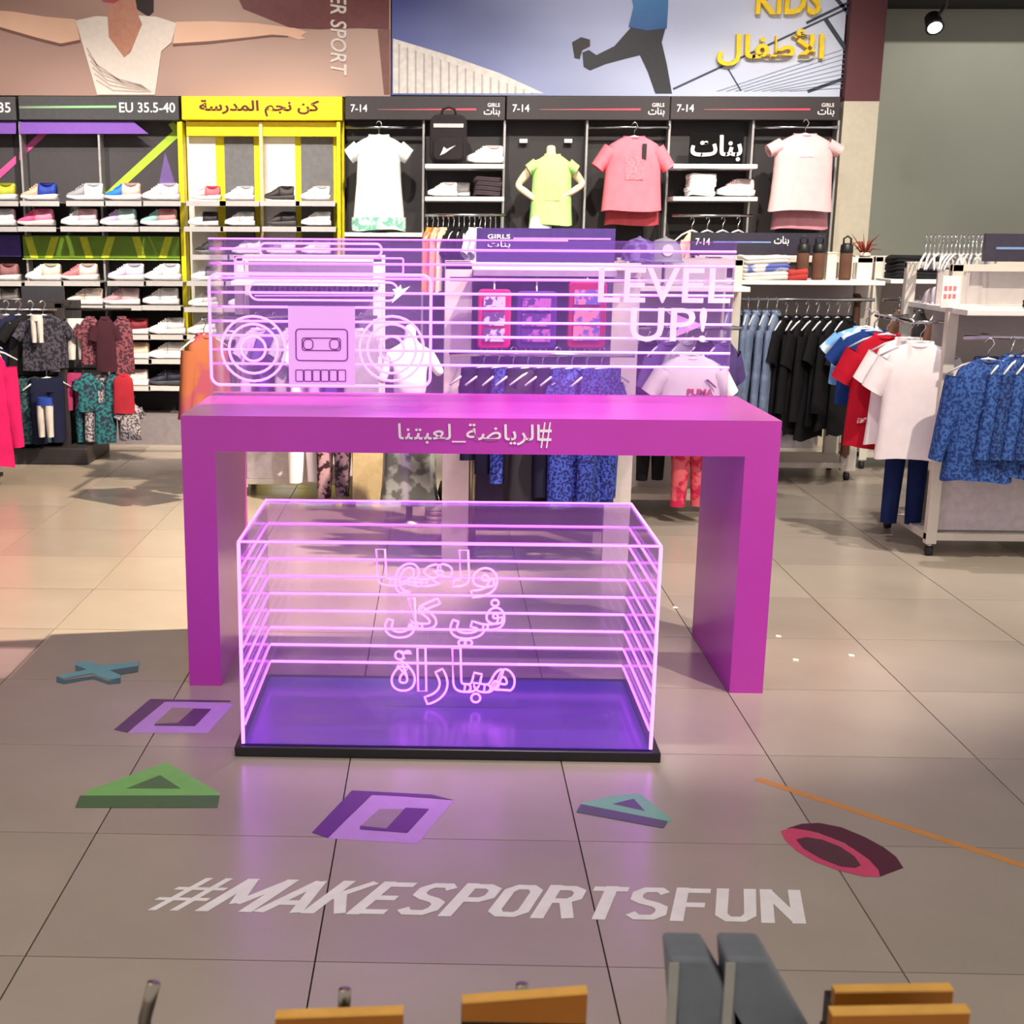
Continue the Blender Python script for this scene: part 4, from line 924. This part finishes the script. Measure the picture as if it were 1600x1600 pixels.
jk = place(tee_mesh(.30, .54, .14, 'long', TEE, .8, .06), 'blue_jacket', 'blue patterned jacket facing forward at the near end of the right rail', 'jacket', (3.25, 3.60, .40), -.15, {'body': bluep, 'collar': M('navy_lining', (22, 30, 70))})
MB().prism([(-.02, .33), (0, .345), (.004, .375), (.012, .35), (.03, .33), (.006, .34), (-.006, .32)], -.082, -.074).build('chest_logo', wtxt, jk, world=False)
hanger((3.25, 3.60, .945), -.15, 'hanger of the foremost blue patterned jacket', 'blue jacket hangers')
for k in range(7):
    x = 3.36+k*.055
    jk2 = place(tee_mesh(.30, .53, .07, 'long', TEE, k*2.1, .06), 'blue_jacket', 'blue patterned jacket in the right row, %s behind the foremost' % ordi(k), 'jacket', (x, 3.63, .42), .75, {'body': bluep2 if k % 2 else bluep}, 'blue jackets in the right row')
    hanger((x, 3.63, .955), .75, 'hanger of the blue jacket %s behind the foremost' % ordi(k), 'blue jacket hangers')
whitet = fab('tee_white', (236, 226, 228), var=.04); redt = fab('tee_red', (176, 16, 40), var=.12); sky = M('tie_dye_blue', (120, 174, 226), c2=(206, 226, 240), scale=9, rough=.85)
for k, (y, nm, mt, h) in enumerate(((3.90, 'front white', whitet, .54), (4.0, 'rear white', whitet, .50), (4.12, 'red', redt, .54), (4.24, 'navy', fab('tee_navy', (26, 56, 120)), .36), (4.34, 'pale blue tie-dye', sky, .28))):
    q = place(tee_mesh(.32, h, .10, 'short', TEE, k*1.3, .05), 'tee_shirt', '%s tee shirt hanging on the end of the right rack' % nm, 'shirt', (3.05+(0, -.02, -.085, -.11, -.12)[k], y, .985-h+.01*k), -.32, {'body': mt}, 'tees on the end of the right rack')
    hanger((3.05+(0, -.02, -.085, -.11, -.12)[k], y, .995+.01*k), -.32, 'hanger of the %s tee on the right rack end' % nm, 'hangers on the right rack end')
    if nm == 'red': MB().prism([(-.10, .12), (-.02, .13), (-.02, .155), (-.10, .145)], -.056, -.052).build('hem_print', M('print_white_script', (230, 190, 190), c2=(176, 16, 40), scale=70), q, world=False)
place(pants_mesh(.20, .62, .07, .5), 'blue_trousers', 'blue trousers hanging under the white tees on the right rack', 'trousers', (3.10, 4.08, .10), -.3, {'body': fab('denim_blue', (22, 38, 84))})
MB().box(3.19, 4.42, 3.835, 3.85, .12, .50).build('front_panel', M('panel_mauve', (196, 186, 192), rough=.5), r2)
capm = fab('cap_white', (228, 218, 224), var=.04)
def cap(name, label, loc, mat, rz, sc_=1.):
    t = thing(name, label, 'cap', loc, rz, 'caps'); t.scale = (sc_,)*3
    MB().loft([[(.09*math.cos(a)*k_, .10*math.sin(a)*k_, z) for a in [2*PI*i/20 for i in range(20)]] for z, k_ in ((0, 1), (.04, .99), (.075, .85), (.10, .55), (.112, .12))], False, True).build('crown', mat, t, True, world=False)
    MB().loft([[(.085*math.cos(a)*r_, -.05-.10*math.sin(a)*r_*1.0-(0.02 if r_ > 1 else 0), .004-.012*(1 if r_ > 1 else 0)+dz) for a in [PI*i/12 for i in range(13)]] for r_, dz in ((.5, 0), (1.02, 0), (1.02, .005), (.5, .005))], True, True).build('visor', mat, t, True, world=False)
    MB().lathe([(.01, 0), (.01, .006), (.003, .009)], 10, (0, 0, .11)).build('top_button', mat, t, True, world=False)
    return t
cap('white_baseball_hat', 'white baseball hat lying on the end shelf of the right rack', (3.23, 4.26, 1.15), capm, -.6, .68); cap('black_baseball_hat', 'black baseball hat behind the white hat on the right rack shelf', (3.33, 4.37, 1.15), fab('cap_black', (30, 26, 32)), -.3, .72)
tg = thing('price_tag', 'white tag with pink marks taped to the near post of the right rack', 'tag', (3.14, 3.79, 1.16))
MB().box(3.085, 3.165, 3.783, 3.787, 1.15, 1.29).build('card', M('tag_white', (238, 232, 230)), tg)
for k in range(6): MB().box(3.095+.02*(k % 3), 3.108+.02*(k % 3), 3.781, 3.783, 1.19+.035*(k//3), 1.21+.035*(k//3)).build('pink_mark', M('tag_pink', (222, 120, 130)), tg)
blackpile = fab('pile_black', (30, 28, 32))
for k in range(3): folded('folded_trousers', 'black folded garment on the right rack shelf, %s from the bottom' % ordi(k), .42-.05*k, .24, .04, (3.66+.03*k, 3.72, 1.15+.04*k), blackpile, .1*k, 'black folded garments on the right rack')
tp = thing('rack_topper', 'dark sign topper with pale blue line on the right rack', 'sign', (3.55, 4.0, 1.34))
MB().box(3.34, 3.95, 4.0, 4.03, 1.35, 1.475).build('board', M('topper_dark', (56, 50, 66), rough=.4), tp)
MB().box(3.39, 3.52, 3.997, 4.0, 1.405, 1.415).build('accent_line', M('topper_blue', (120, 150, 200)), tp)
MB().box(3.40, 3.88, 4.0, 4.03, 1.34, 1.352).build('foot', cream, tp)
for k in range(16):
    x = 3.155+k*.02
    hanger((x, 4.25, 1.385), 1.2+random.uniform(-.25, .25), 'hanger stored on top of the right rack, %s from the left' % ordi(k), 'spare hangers on top of the right rack')

# --- right rear rack with blue-grey and black garments
r1 = rack('clothes_rack', 'cream clothes rack with pale blue and black garments behind the table', 2.42, 3.40, 5.86, 6.30, .09, .05, shelf=1.212, shelf_out=.30, rails=((1.10, 5.70),), panel=False)
for x in (2.46, 3.36): MB().tube([(x, 5.70, 1.10), (x, 5.88, 1.10)], .009, 8).build('rail_arm', chrome, r1, True)
MB().box(2.45, 3.38, 6.08, 6.09, .62, 1.2).build('back_panel', mauve, r1)
denim = M('pale_denim', (104, 118, 146), c2=(120, 134, 162), scale=12, rough=.85)
row(6, 2.50, 2.83, 5.66, 1.03, lambda k: .66+.01*(k % 3), [('pale blue', denim, 'long')], 'fleece hanging on the rear right rack', 'pale blue fleeces', 1.15)
blackg = fab('hung_black', (20, 18, 22), var=.2)
row(7, 2.83, 3.25, 5.66, 1.0, lambda k: .62+.03*(k % 4), [('black', blackg, 'short'), ('jet black', blackg, 'long')], 'top hanging on the rear right rack', 'black tops on the rear right rack', .9)
place(tee_mesh(.16, .95, .05, 'none', TEE, .3), 'brown_scarf', 'long brown garment hanging beside the black tops at the cream post', 'clothes', (3.31, 5.80, .17), 1.2, {'body': fab('brown', (96, 66, 54))})
for k in range(3): folded('folded_shirt', 'white folded shirt with blue print on the rear right shelf, %s from the bottom' % ordi(k), .28, .26, .045, (2.72, 5.72, 1.213+.045*k), M('white_blue_print', (226, 224, 222), c2=(90, 100, 170), scale=7, rough=.85) if k == 1 else fab('shelf_white', (220, 214, 206)), 0, 'folded shirts on the rear right shelf')
folded('folded_shirt', 'red folded shirt beside the white ones on the rear right shelf', .12, .2, .06, (2.90, 5.68, 1.213), fab('shelf_red', (176, 60, 56)))
brn = fab('boot_brown', (96, 66, 52))
for k, (x, lb) in enumerate(((2.95, 'left'), (3.04, 'middle'), (3.20, 'right'))):
    t = thing('tall_bottle_bag', '%s tall brown holder with black loop on the rear right shelf' % lb, 'bag', (x, 5.72, 1.212), 0, 'tall brown holders')
    MB().lathe([(.032, 0), (.036, .02), (.036, .15), (.03, .175)], 14).build('pouch', brn, t, True, world=False)
    MB().lathe([(.034, .15), (.038, .16), (.036, .20), (.02, .21)], 14).build('black_cuff', blackm, t, True, world=False)
    MB().tube([(-.02, 0, .20), (-.022, 0, .235), (0, 0, .25), (.022, 0, .235), (.02, 0, .20)], .006, 6).build('loop', blackm, t, True, world=False)
t = thing('card_box', 'pale card box between the brown holders on the shelf', 'box', (3.12, 5.75, 1.212)); MB().box(-.028, .028, -.03, .03, 0, .15).build('carton', M('carton', (222, 210, 190)), t, world=False, bevel=.004); MB().box(-.03, .03, -.032, .032, .15, .16).build('lid', M('carton_lid', (206, 190, 170)), t, world=False)
tp = thing('rack_topper', 'dark 7-14 sign topper on the rear right rack', 'sign', (2.68, 6.0, 1.34))
a, b = W(1081, 363, 5.98), W(1288, 398, 5.98)
MB().box(a.x, b.x, 5.98, 6.01, 1.345, a.z).build('board', M('topper_smoke', (46, 42, 54), rough=.3), tp); MB().box(a.x+.05, b.x-.05, 5.97, 6.02, 1.338, 1.347).build('foot', cream, tp)
wall_text('7-14', 1087, 372, 1109, 383, 5.979, .003, bold=.01).build('lettering', wtxt, tp)
wall_text(arabic('بنات'), 1210, 369, 1232, 384, 5.979, .003, bold=.01).build('lettering', wtxt, tp)
MB().box(W(1115, 377, 5.97).x, W(1205, 377, 5.97).x, 5.977, 5.98, W(1115, 379, 5.97).z, W(1115, 377, 5.97).z).build('accent_line', M('topper_blue'), tp)
pt = thing('red_plant', 'small spiky dried red plant on top of the cream post', 'plant', (3.36, 5.9, 1.34)); mb = MB()
for k in range(13):
    a = 2*PI*k/13; mb.tube([(0, 0, 0), (.04*math.cos(a), .04*math.sin(a), .05+.02*(k % 3)), (.095*math.cos(a), .095*math.sin(a), .045+.03*(k % 4))], [.005, .005, .001], 5)
mb.build('leaves', fab('dried_red', (120, 44, 30)), pt, True, world=False); MB().lathe([(.03, 0), (.035, .02), (.02, .03)], 12).build('pot', M('pot_pale', (200, 186, 176)), pt, True, world=False)

# --- far rack between the two right racks
r3 = rack('clothes_rack', 'far cream rack seen between the two right racks', 3.55, 4.5, 6.3, 6.8, .05, .05, shelf=1.21, shelf_out=.3, rails=((1.08, 6.15),))
for k in range(3): folded('folded_jumper', 'black folded jumper on the far right rack shelf, %s from the bottom' % ordi(k), .36, .26, .045, (3.78, 6.2, 1.211+.045*k), blackpile, 0, 'black jumpers on the far rack')
row(4, 3.6, 4.1, 6.12, 1.02, lambda k: .55, [('dark brown', brn, 'short'), ('charcoal', fab('hung_charcoal', (60, 56, 58)), 'short')], 'top on the far right rack', 'tops on the far right rack', 1.0)

# --- centre rack seen through the light panel
rc = rack('clothes_rack', 'cream rack with two broad posts behind the light panel', .86, 1.70, 3.53, 3.99, .12, .03, posts=((.858, 3.53), (1.588, 3.56), (.858, 3.96), (1.588, 3.96)), panel=True, pmat=M('panel_plum', (64, 52, 84), rough=.6), base=False, feet=False, rails=((.955, 3.44), (1.27, 3.47)))
for x in (1.02, 1.56):
    MB().tube([(x, 3.44, .955), (x, 3.57, .955)], .008, 8).build('rail_arm', chrome, rc, True)
    MB().tube([(x, 3.47, 1.27), (x, 3.57, 1.27)], .008, 8).build('rail_arm', chrome, rc, True)
MB().box(.98, 1.59, 3.45, 3.76, 1.285, 1.31).build('shelf', M('shelf_mauve', (150, 134, 160), rough=.5), rc)
MB().tube([(1.0, 3.70, 0), (1.0, 3.70, .93)], .016, 12).build('steel_pole', stl, rc, True)
tp = thing('rack_topper', 'wide dark sign topper above the centre rack behind the light lines', 'sign', (1.29, 3.62, 1.31))
a, b = W(745, 356, 3.62), W(960, 408, 3.62)
MB().box(a.x, b.x, 3.62, 3.65, 1.312, a.z).build('board', M('topper_indigo', (60, 44, 104), rough=.35), tp)  # dark board, purple light falling on it put into its colour
wall_text('GIRLS', 762, 366, 797, 373, 3.619, .003, bold=.01).build('lettering', wtxt, tp); wall_text(arabic('بنات'), 762, 377, 797, 388, 3.619, .003).build('lettering', wtxt, tp)
MB().box(W(802, 372, 3.62).x, b.x-.02, 3.617, 3.62, W(802, 374, 3.62).z, W(802, 371, 3.62).z).build('accent_line', M('topper_violet_line', (150, 110, 200)), tp)
for k, (x0, x1, y0, y1, c, pc, pc2, lb) in enumerate(((747, 797, 452, 545, (186, 30, 96), (206, 196, 226), (90, 60, 120), 'magenta-edged'), (808, 868, 455, 545, (70, 30, 120), (170, 90, 170), (70, 30, 120), 'purple'), (889, 945, 440, 545, (150, 30, 80), (90, 80, 170), (206, 120, 150), 'crimson printed'))):
    A, B = W(x0, y0, 3.42), W(x1, y1, 3.42)
    t = thing('graphic_tee', '%s graphic tee displayed flat on the centre rack' % lb, 'shirt', ((A.x+B.x)/2, 3.43, B.z), 0, 'graphic tees on the centre rack')
    MB().prism(rnd_rect((A.x+B.x)/2, (A.z+B.z)/2, B.x-A.x, A.z-B.z, .02), 3.42, 3.445).build('body', fab('graphic_%d' % k, c), t, bevel=.006)
    for j in range(3):
        zz = B.z+(A.z-B.z)*(.12+.27*j); MB().box(A.x+.025, B.x-.025, 3.417, 3.42, zz, zz+(A.z-B.z)*.22).build('print_block', M('graphic_print_%d' % k, pc, c2=pc2, scale=40, rough=.8), t)
    MB().tube([((A.x+B.x)/2, 3.44, A.z-.01), ((A.x+B.x)/2, 3.46, A.z+.02), ((A.x+B.x)/2, 3.47, 1.285)], .005, 6).build('hook', chrome, t)
navy = fab('leg_navy', (24, 22, 44), var=.2); dots = M('black_white_dots', (26, 22, 30), c2=(200, 196, 204), scale=9, rough=.85)
nt_ = dots.node_tree
for n_ in nt_.nodes:
    if n_.type == 'VALTORGB': n_.color_ramp.elements[0].position = .70; n_.color_ramp.elements[1].position = .74
blup = M('navy_blue_pattern', (24, 28, 90), c2=(60, 84, 176), scale=90, rough=.85)
row(9, 1.0, 1.57, 3.44, .90, lambda k: (.40, .46, .50, .58, .59, .56, .60, .60, .58)[k], [('black', navy, 'pants'), ('dark navy', navy, 'pants'), ('navy', blup, 'pants'), ('black dotted', dots, 'pants'), ('black dotted', dots, 'short'), ('black', navy, 'pants'), ('blue patterned', blup, 'pants'), ('blue patterned', blup, 'short'), ('royal patterned', blup, 'pants')], 'leggings hung on the centre rack', 'leggings on the centre rack', .55)

# --- rack behind the boombox
rl = rack('clothes_rack', 'cream wheeled rack behind the boombox outline', -.29, .52, 5.10, 5.55, .05, .045, pmat=M('panel_smoke', (104, 94, 116), rough=.6), shelf=1.21, shelf_out=.2, rails=((1.02, 4.98),))
MB().box(-.26, .49, 5.10, 5.115, .11, .62).build('front_panel', M('panel_white', (206, 196, 196), rough=.5), rl)
for x in (-.2, .45): MB().tube([(x, 4.98, 1.02), (x, 5.12, 1.02)], .009, 8).build('rail_arm', chrome, rl, True)
row(7, -.2, .46, 4.98, .955, lambda k: (.34, .40, .34, .42, .40, .46, .40)[k], [('lilac', fab('lilac', (170, 150, 200)), 'short'), ('indigo', fab('indigo', (70, 50, 130)), 'short'), ('grey', fab('grey_marl', (150, 146, 156)), 'short'), ('white', whitet, 'short')], 'tee on the rack behind the boombox', 'tees on the rack behind the boombox', 1.0)
MB().tube([(-.27, 5.12, 1.0), (-.40, 5.0, 1.01), (-.40, 4.66, 1.02)], .008, 8).build('side_arm', chrome, rl, True)
hanger((-.40, 4.72, .94), .9, 'hanger of the pink and orange long garment', 'hangers behind the boombox')
place(tee_mesh(.26, .52, .08, 'long', TEE, .5), 'pink_orange_hoodie', 'pink and orange long garment at the left end of the rack behind the boombox', 'clothes', (-.40, 4.72, .42), .9, {'body': M('pink_orange', (140, 62, 80), c2=(150, 84, 52), scale=5, rough=.85)})
for k, (x, nm, mt, zt, zb) in enumerate(((.10, 'white', whitet, .44, .12), (.26, 'dark red patterned', M('dark_red_pattern', (52, 22, 30), c2=(176, 140, 150), scale=26, rough=.85), .48, .04), (.36, 'black patterned', M('black_pattern', (28, 24, 30), c2=(120, 90, 110), scale=30, rough=.85), .45, .06))):
    place(pants_mesh(.2, zt-zb, .07, k), 'hung_trousers', '%s trousers hanging low behind the light case' % nm, 'trousers', (x, 4.95-.02*k, zb), .5, {'body': mt}, 'low hung trousers behind the case')
bx = thing('cardboard_box', 'tan cardboard box standing behind the light case', 'box', (.47, 4.9, 0))
MB().box(.37, .55, 4.85, 4.98, 0.02, .34).build('carton', M('cardboard', (186, 166, 128), rough=.8), bx, bevel=.004); MB().box(.368, .552, 4.848, 4.982, .33, .345).build('lid', M('cardboard_lid', (196, 178, 140)), bx); MB().box(.37, .55, 4.85, 4.98, 0, .02).build('bottom_flap', M('cardboard'), bx)
# silver jacket on a white bust
sv = thing('white_bust', 'white mannequin bust standing behind the right speaker ring', 'mannequin', (.69, 4.45, 0))
js = [((0, 0, .62), .10, .07), ((0, 0, .74), .085, .06), ((0, 0, .86), .085, .06), ((0, 0, .93), .032), ((.0, 0, 1.02), .03), ((-.10, 0, .86), .035), ((-.15, -.02, .72), .026), ((.10, 0, .86), .035), ((.16, -.02, .76), .026)]
o = bpy.data.objects.new('torso', skin_mesh(js, [(0, 1), (1, 2), (2, 3), (3, 4), (2, 5), (5, 6), (2, 7), (7, 8)], 0, 'torso', M('bust_white', (242, 240, 236), rough=.5, var=.02))); col.objects.link(o); o.parent = sv
MB().lathe([(.13, 0), (.13, .012), (.018, .02), (.016, .58)], 18).build('stand', stl, sv, True, world=False)
place(tee_mesh(.30, .46, .18, 'none', TEE, .9, .10), 'silver_skirt', 'crinkled silver garment under the white bust', 'clothes', (.69, 4.45, .10), .1, {'body': M('silver_foil', (186, 190, 190), rough=.25, metal=.6, c2=(120, 122, 124), scale=12)})
o = MB().lathe([(.001, 0), (.05, .01), (.065, .05), (.05, .11), (.02, .13)], 14, (.90, 4.5, .10)).build('black_pouch', fab('pouch_black', (24, 22, 26)), None, True); tag(o, 'round black pouch beside the crinkled silver garment', 'bag')
for k in range(2): folded('folded_blanket', 'mauve folded blanket on the floor under the black pouch, %s from the bottom' % ordi(k), .26, .22, .05, (.90, 4.5, .05*k), M('mauve_pattern', (120, 100, 110), c2=(176, 150, 160), scale=30), 0, 'mauve folded blankets')

# --- rack right of centre with the white logo tee and caps
rm = rack('clothes_rack', 'cream rack with caps and a white logo tee behind LEVEL UP', 1.80, 2.40, 4.75, 5.20, .045, .045, shelf=1.21, shelf_out=.25, rails=((1.00, 4.60),))
for x in (1.84, 2.36): MB().tube([(x, 4.60, 1.0), (x, 4.77, 1.0)], .009, 8).build('rail_arm', chrome, rm, True)
pt_ = place(tee_mesh(.34, .46, .14, 'short', TEE, .2, .05), 'logo_tee', 'white tee shirt with red logo lettering behind the right end of the table', 'shirt', (2.10, 4.42, .415), 0, {'body': whitet})
mb = fit(text_mb('PUMA', extrude=.002, bold=.03), .13, .035); mb.v = [Vector((.04+p.x, -.076-p.z, .285+p.y)) for p in mb.v]; mb.build('logo_lettering', M('logo_red', (196, 70, 96)), pt_, world=False)
MB().prism([(.06, .345), (.075, .35), (.115, .315), (.12, .305), (.105, .312), (.085, .33)], -.078, -.072).build('logo_mark', M('logo_dark', (120, 70, 90)), pt_, world=False)
hanger((2.10, 4.42, .885), 0, 'hanger of the white logo tee', 'hangers')
row(5, 1.86, 2.34, 4.60, .93, lambda k: (.50, .56, .50, .52, .5)[k], [('black', blackg, 'short'), ('violet', fab('violet_top', (90, 70, 130)), 'short'), ('grey', fab('grey_marl'), 'short')], 'top behind the white logo tee', 'tops behind the white logo tee', .9)
place(pants_mesh(.20, .40, .09, .3), 'coral_leggings', 'coral pink crinkled leggings hanging low behind the right table leg', 'leggings', (2.14, 4.52, .09), .25, {'body': M('coral_pattern', (214, 40, 84), c2=(240, 110, 120), scale=18, rough=.8)})
place(pants_mesh(.16, .30, .07, .3), 'black_shorts', 'black shorts hanging left of the coral leggings', 'shorts', (1.94, 4.55, .22), .3, {'body': blackg})
for k, (px, lb, mt) in enumerate(((1000, 'patterned lilac cap left of the grey cap on the rack shelf', M('cap_lilac', (150, 130, 190), c2=(90, 70, 140), scale=24)), (1040, 'grey cap with round badge on the rack shelf', fab('cap_grey', (160, 160, 170))))):
    p = W(px, 400, 4.62); c = cap('baseball_hat', lb, (p.x, 4.66, 1.335), mt, 0, 1.0)
    MB().tube([(0, 0, -.125), (0, 0, .01)], .01, 8).build('peg', chrome, c, world=False)
    if k: MB().lathe([(.001, 0), (.03, .001), (.028, .006), (.001, .006)], 16).xf(Matrix.Translation((.0, -.098, .05)) @ Matrix.Rotation(PI/2, 4, 'X')).build('badge', wtxt, c, world=False)

# --- black rack on the left
rk = M('rack_black', (44, 40, 42), rough=.5)
lb_ = rack('clothes_rack', 'black gondola rack packed with dark clothes at left', -2.5, -1.56, 6.25, 6.72, .05, .06, mat=rk, ztop=1.02, rails=((.98, 6.2), (.60, 6.2)), feet=False, panel=False)
MB().box(-2.5, -1.56, 6.47, 6.49, .1, 1.0).build('centre_panel', rk, lb_); MB().box(-2.55, -1.42, 6.15, 6.76, 0, .11).build('plinth', rk, lb_, bevel=.01)
for z in (.98, .60, .42): MB().tube([(-1.56, 6.34, z), (-1.14, 6.34, z)], .008, 8).build('side_rail', blackm, lb_, True)
tp = thing('rack_topper', 'dark sign topper on the black left rack', 'sign', (-1.72, 6.4, 1.02)); MB().box(-1.86, -1.585, 6.40, 6.42, 1.03, 1.12).build('board', M('topper_dark2', (44, 42, 48), rough=.5), tp); MB().box(-1.84, -1.60, 6.39, 6.43, 1.02, 1.031).build('foot', rk, tp)
dk1 = M('navy_check', (16, 15, 26), c2=(64, 60, 76), scale=60, rough=.85); dk2 = fab('ink_blue', (22, 26, 52)); dk3 = M('teal_floral', (18, 36, 48), c2=(50, 84, 90), scale=60, rough=.85)
row(7, -2.16, -1.62, 6.16, .95, lambda k: .34+.03*(k % 2), [('navy checked', dk1, 'short'), ('ink blue', dk2, 'short'), ('black', blackg, 'short')], 'shirt on the upper rail of the black left rack', 'shirts on the upper rail of the black left rack', .7)
row(7, -2.16, -1.62, 6.16, .56, lambda k: .42, [('ink blue', dk2, 'pants'), ('black', blackg, 'pants'), ('teal flowered', dk3, 'pants')], 'trousers on the lower rail of the black left rack', 'trousers on the lower rail of the black left rack', .7)
place(pants_mesh(.075, .17, .05, .2), 'white_socks', 'white socks hanging on the black left rack at the top', 'socks', (-1.66, 6.02, .79), 0, {'body': fab('sock_grey', (196, 190, 186))})
sk = place(pants_mesh(.10, .25, .07, .2), 'white_shorts', 'white trousers with blue waistband low on the black left rack', 'trousers', (-1.64, 6.02, .20), 0, {'body': fab('sock_grey'), 'waistband': fab('royal_blue', (40, 66, 150))})
teal = M('teal_swim', (24, 104, 106), c2=(30, 30, 60), scale=60, rough=.8); rosep = M('rose_pattern', (120, 60, 72), c2=(50, 24, 36), scale=70, rough=.85); greyp = M('grey_flower', (170, 160, 166), c2=(70, 64, 72), scale=80, rough=.85)
side = [('white', fab('sock_grey'), 'pants', -1.50, .92, .26), ('maroon lettered', rosep, 'short', -1.40, .93, .30), ('dark maroon', fab('dark_maroon', (54, 24, 34)), 'short', -1.30, .93, .34), ('rose', rosep, 'none', -1.20, .93, .36),
        ('pink', fab('swim_pink', (150, 48, 92)), 'pants', -1.53, .575, .24), ('teal', teal, 'short', -1.43, .57, .24), ('grey', greyp, 'none', -1.34, .57, .24), ('teal and red', teal, 'none', -1.26, .57, .24), ('red', fab('swim_red', (150, 34, 48)), 'none', -1.20, .57, .25),
        ('teal printed', teal, 'pants', -1.47, .385, .26), ('white and teal', greyp, 'none', -1.40, .385, .25), ('sea green', teal, 'none', -1.33, .385, .26), ('emerald', teal, 'pants', -1.26, .385, .25), ('grey flowered', greyp, 'short', -1.17, .385, .24)]
for k, (nm, mt, kd, x, zt, h) in enumerate(side):
    parts = pants_mesh(.12, h, .05, k) if kd == 'pants' else tee_mesh(.14, h, .05, kd, TEE, k)
    place(parts, 'childs_garment', '%s child garment on the %s side rail of the black left rack' % (nm, 'upper' if zt > .9 else 'middle' if zt > .5 else 'lower'), 'clothes', (x, 6.33-.02*(k % 3), zt-h), .3, {'body': mt}, 'child clothes on the side rails')
# far left rail with the hot pink garment
fr_ = thing('clothes_stand', 'chrome clothes stand cut off by the left picture edge', 'clothes rack', (-2.2, 5.5, 0))
MB().tube([(-2.55, 5.5, 1.0), (-1.72, 5.5, 1.0)], .011, 10).build('rail', chrome, fr_, True)
for x in (-2.5, -1.86): MB().tube([(x, 5.56, .02), (x, 5.56, .98)], .012, 10).build('post', chrome, fr_, True)
for x in (-2.5, -1.86): MB().box(x-.02, x+.02, 5.40, 5.74, 0, .02).build('foot', blackm, fr_)
for k, (x, nm, c, zt, h) in enumerate(((-1.76, 'hot pink', (190, 24, 92), .80, .68), (-1.86, 'beige pink', (222, 180, 150), .86, .40), (-1.95, 'blue white', (70, 120, 190), .93, .50))):
    place(tee_mesh(.24, h, .10, 'long' if k == 0 else 'short', TEE, k), 'hung_garment', '%s garment hanging at the left picture edge' % nm, 'clothes', (x, 5.44-.05*(2-k), zt-h), .5, {'body': fab('edge_'+nm.replace(' ', '_'), c)})
    hanger((x, 5.44-.05*(2-k), zt+.01), .5, 'hanger of the %s garment at the left picture edge' % nm, 'hangers at the left edge')
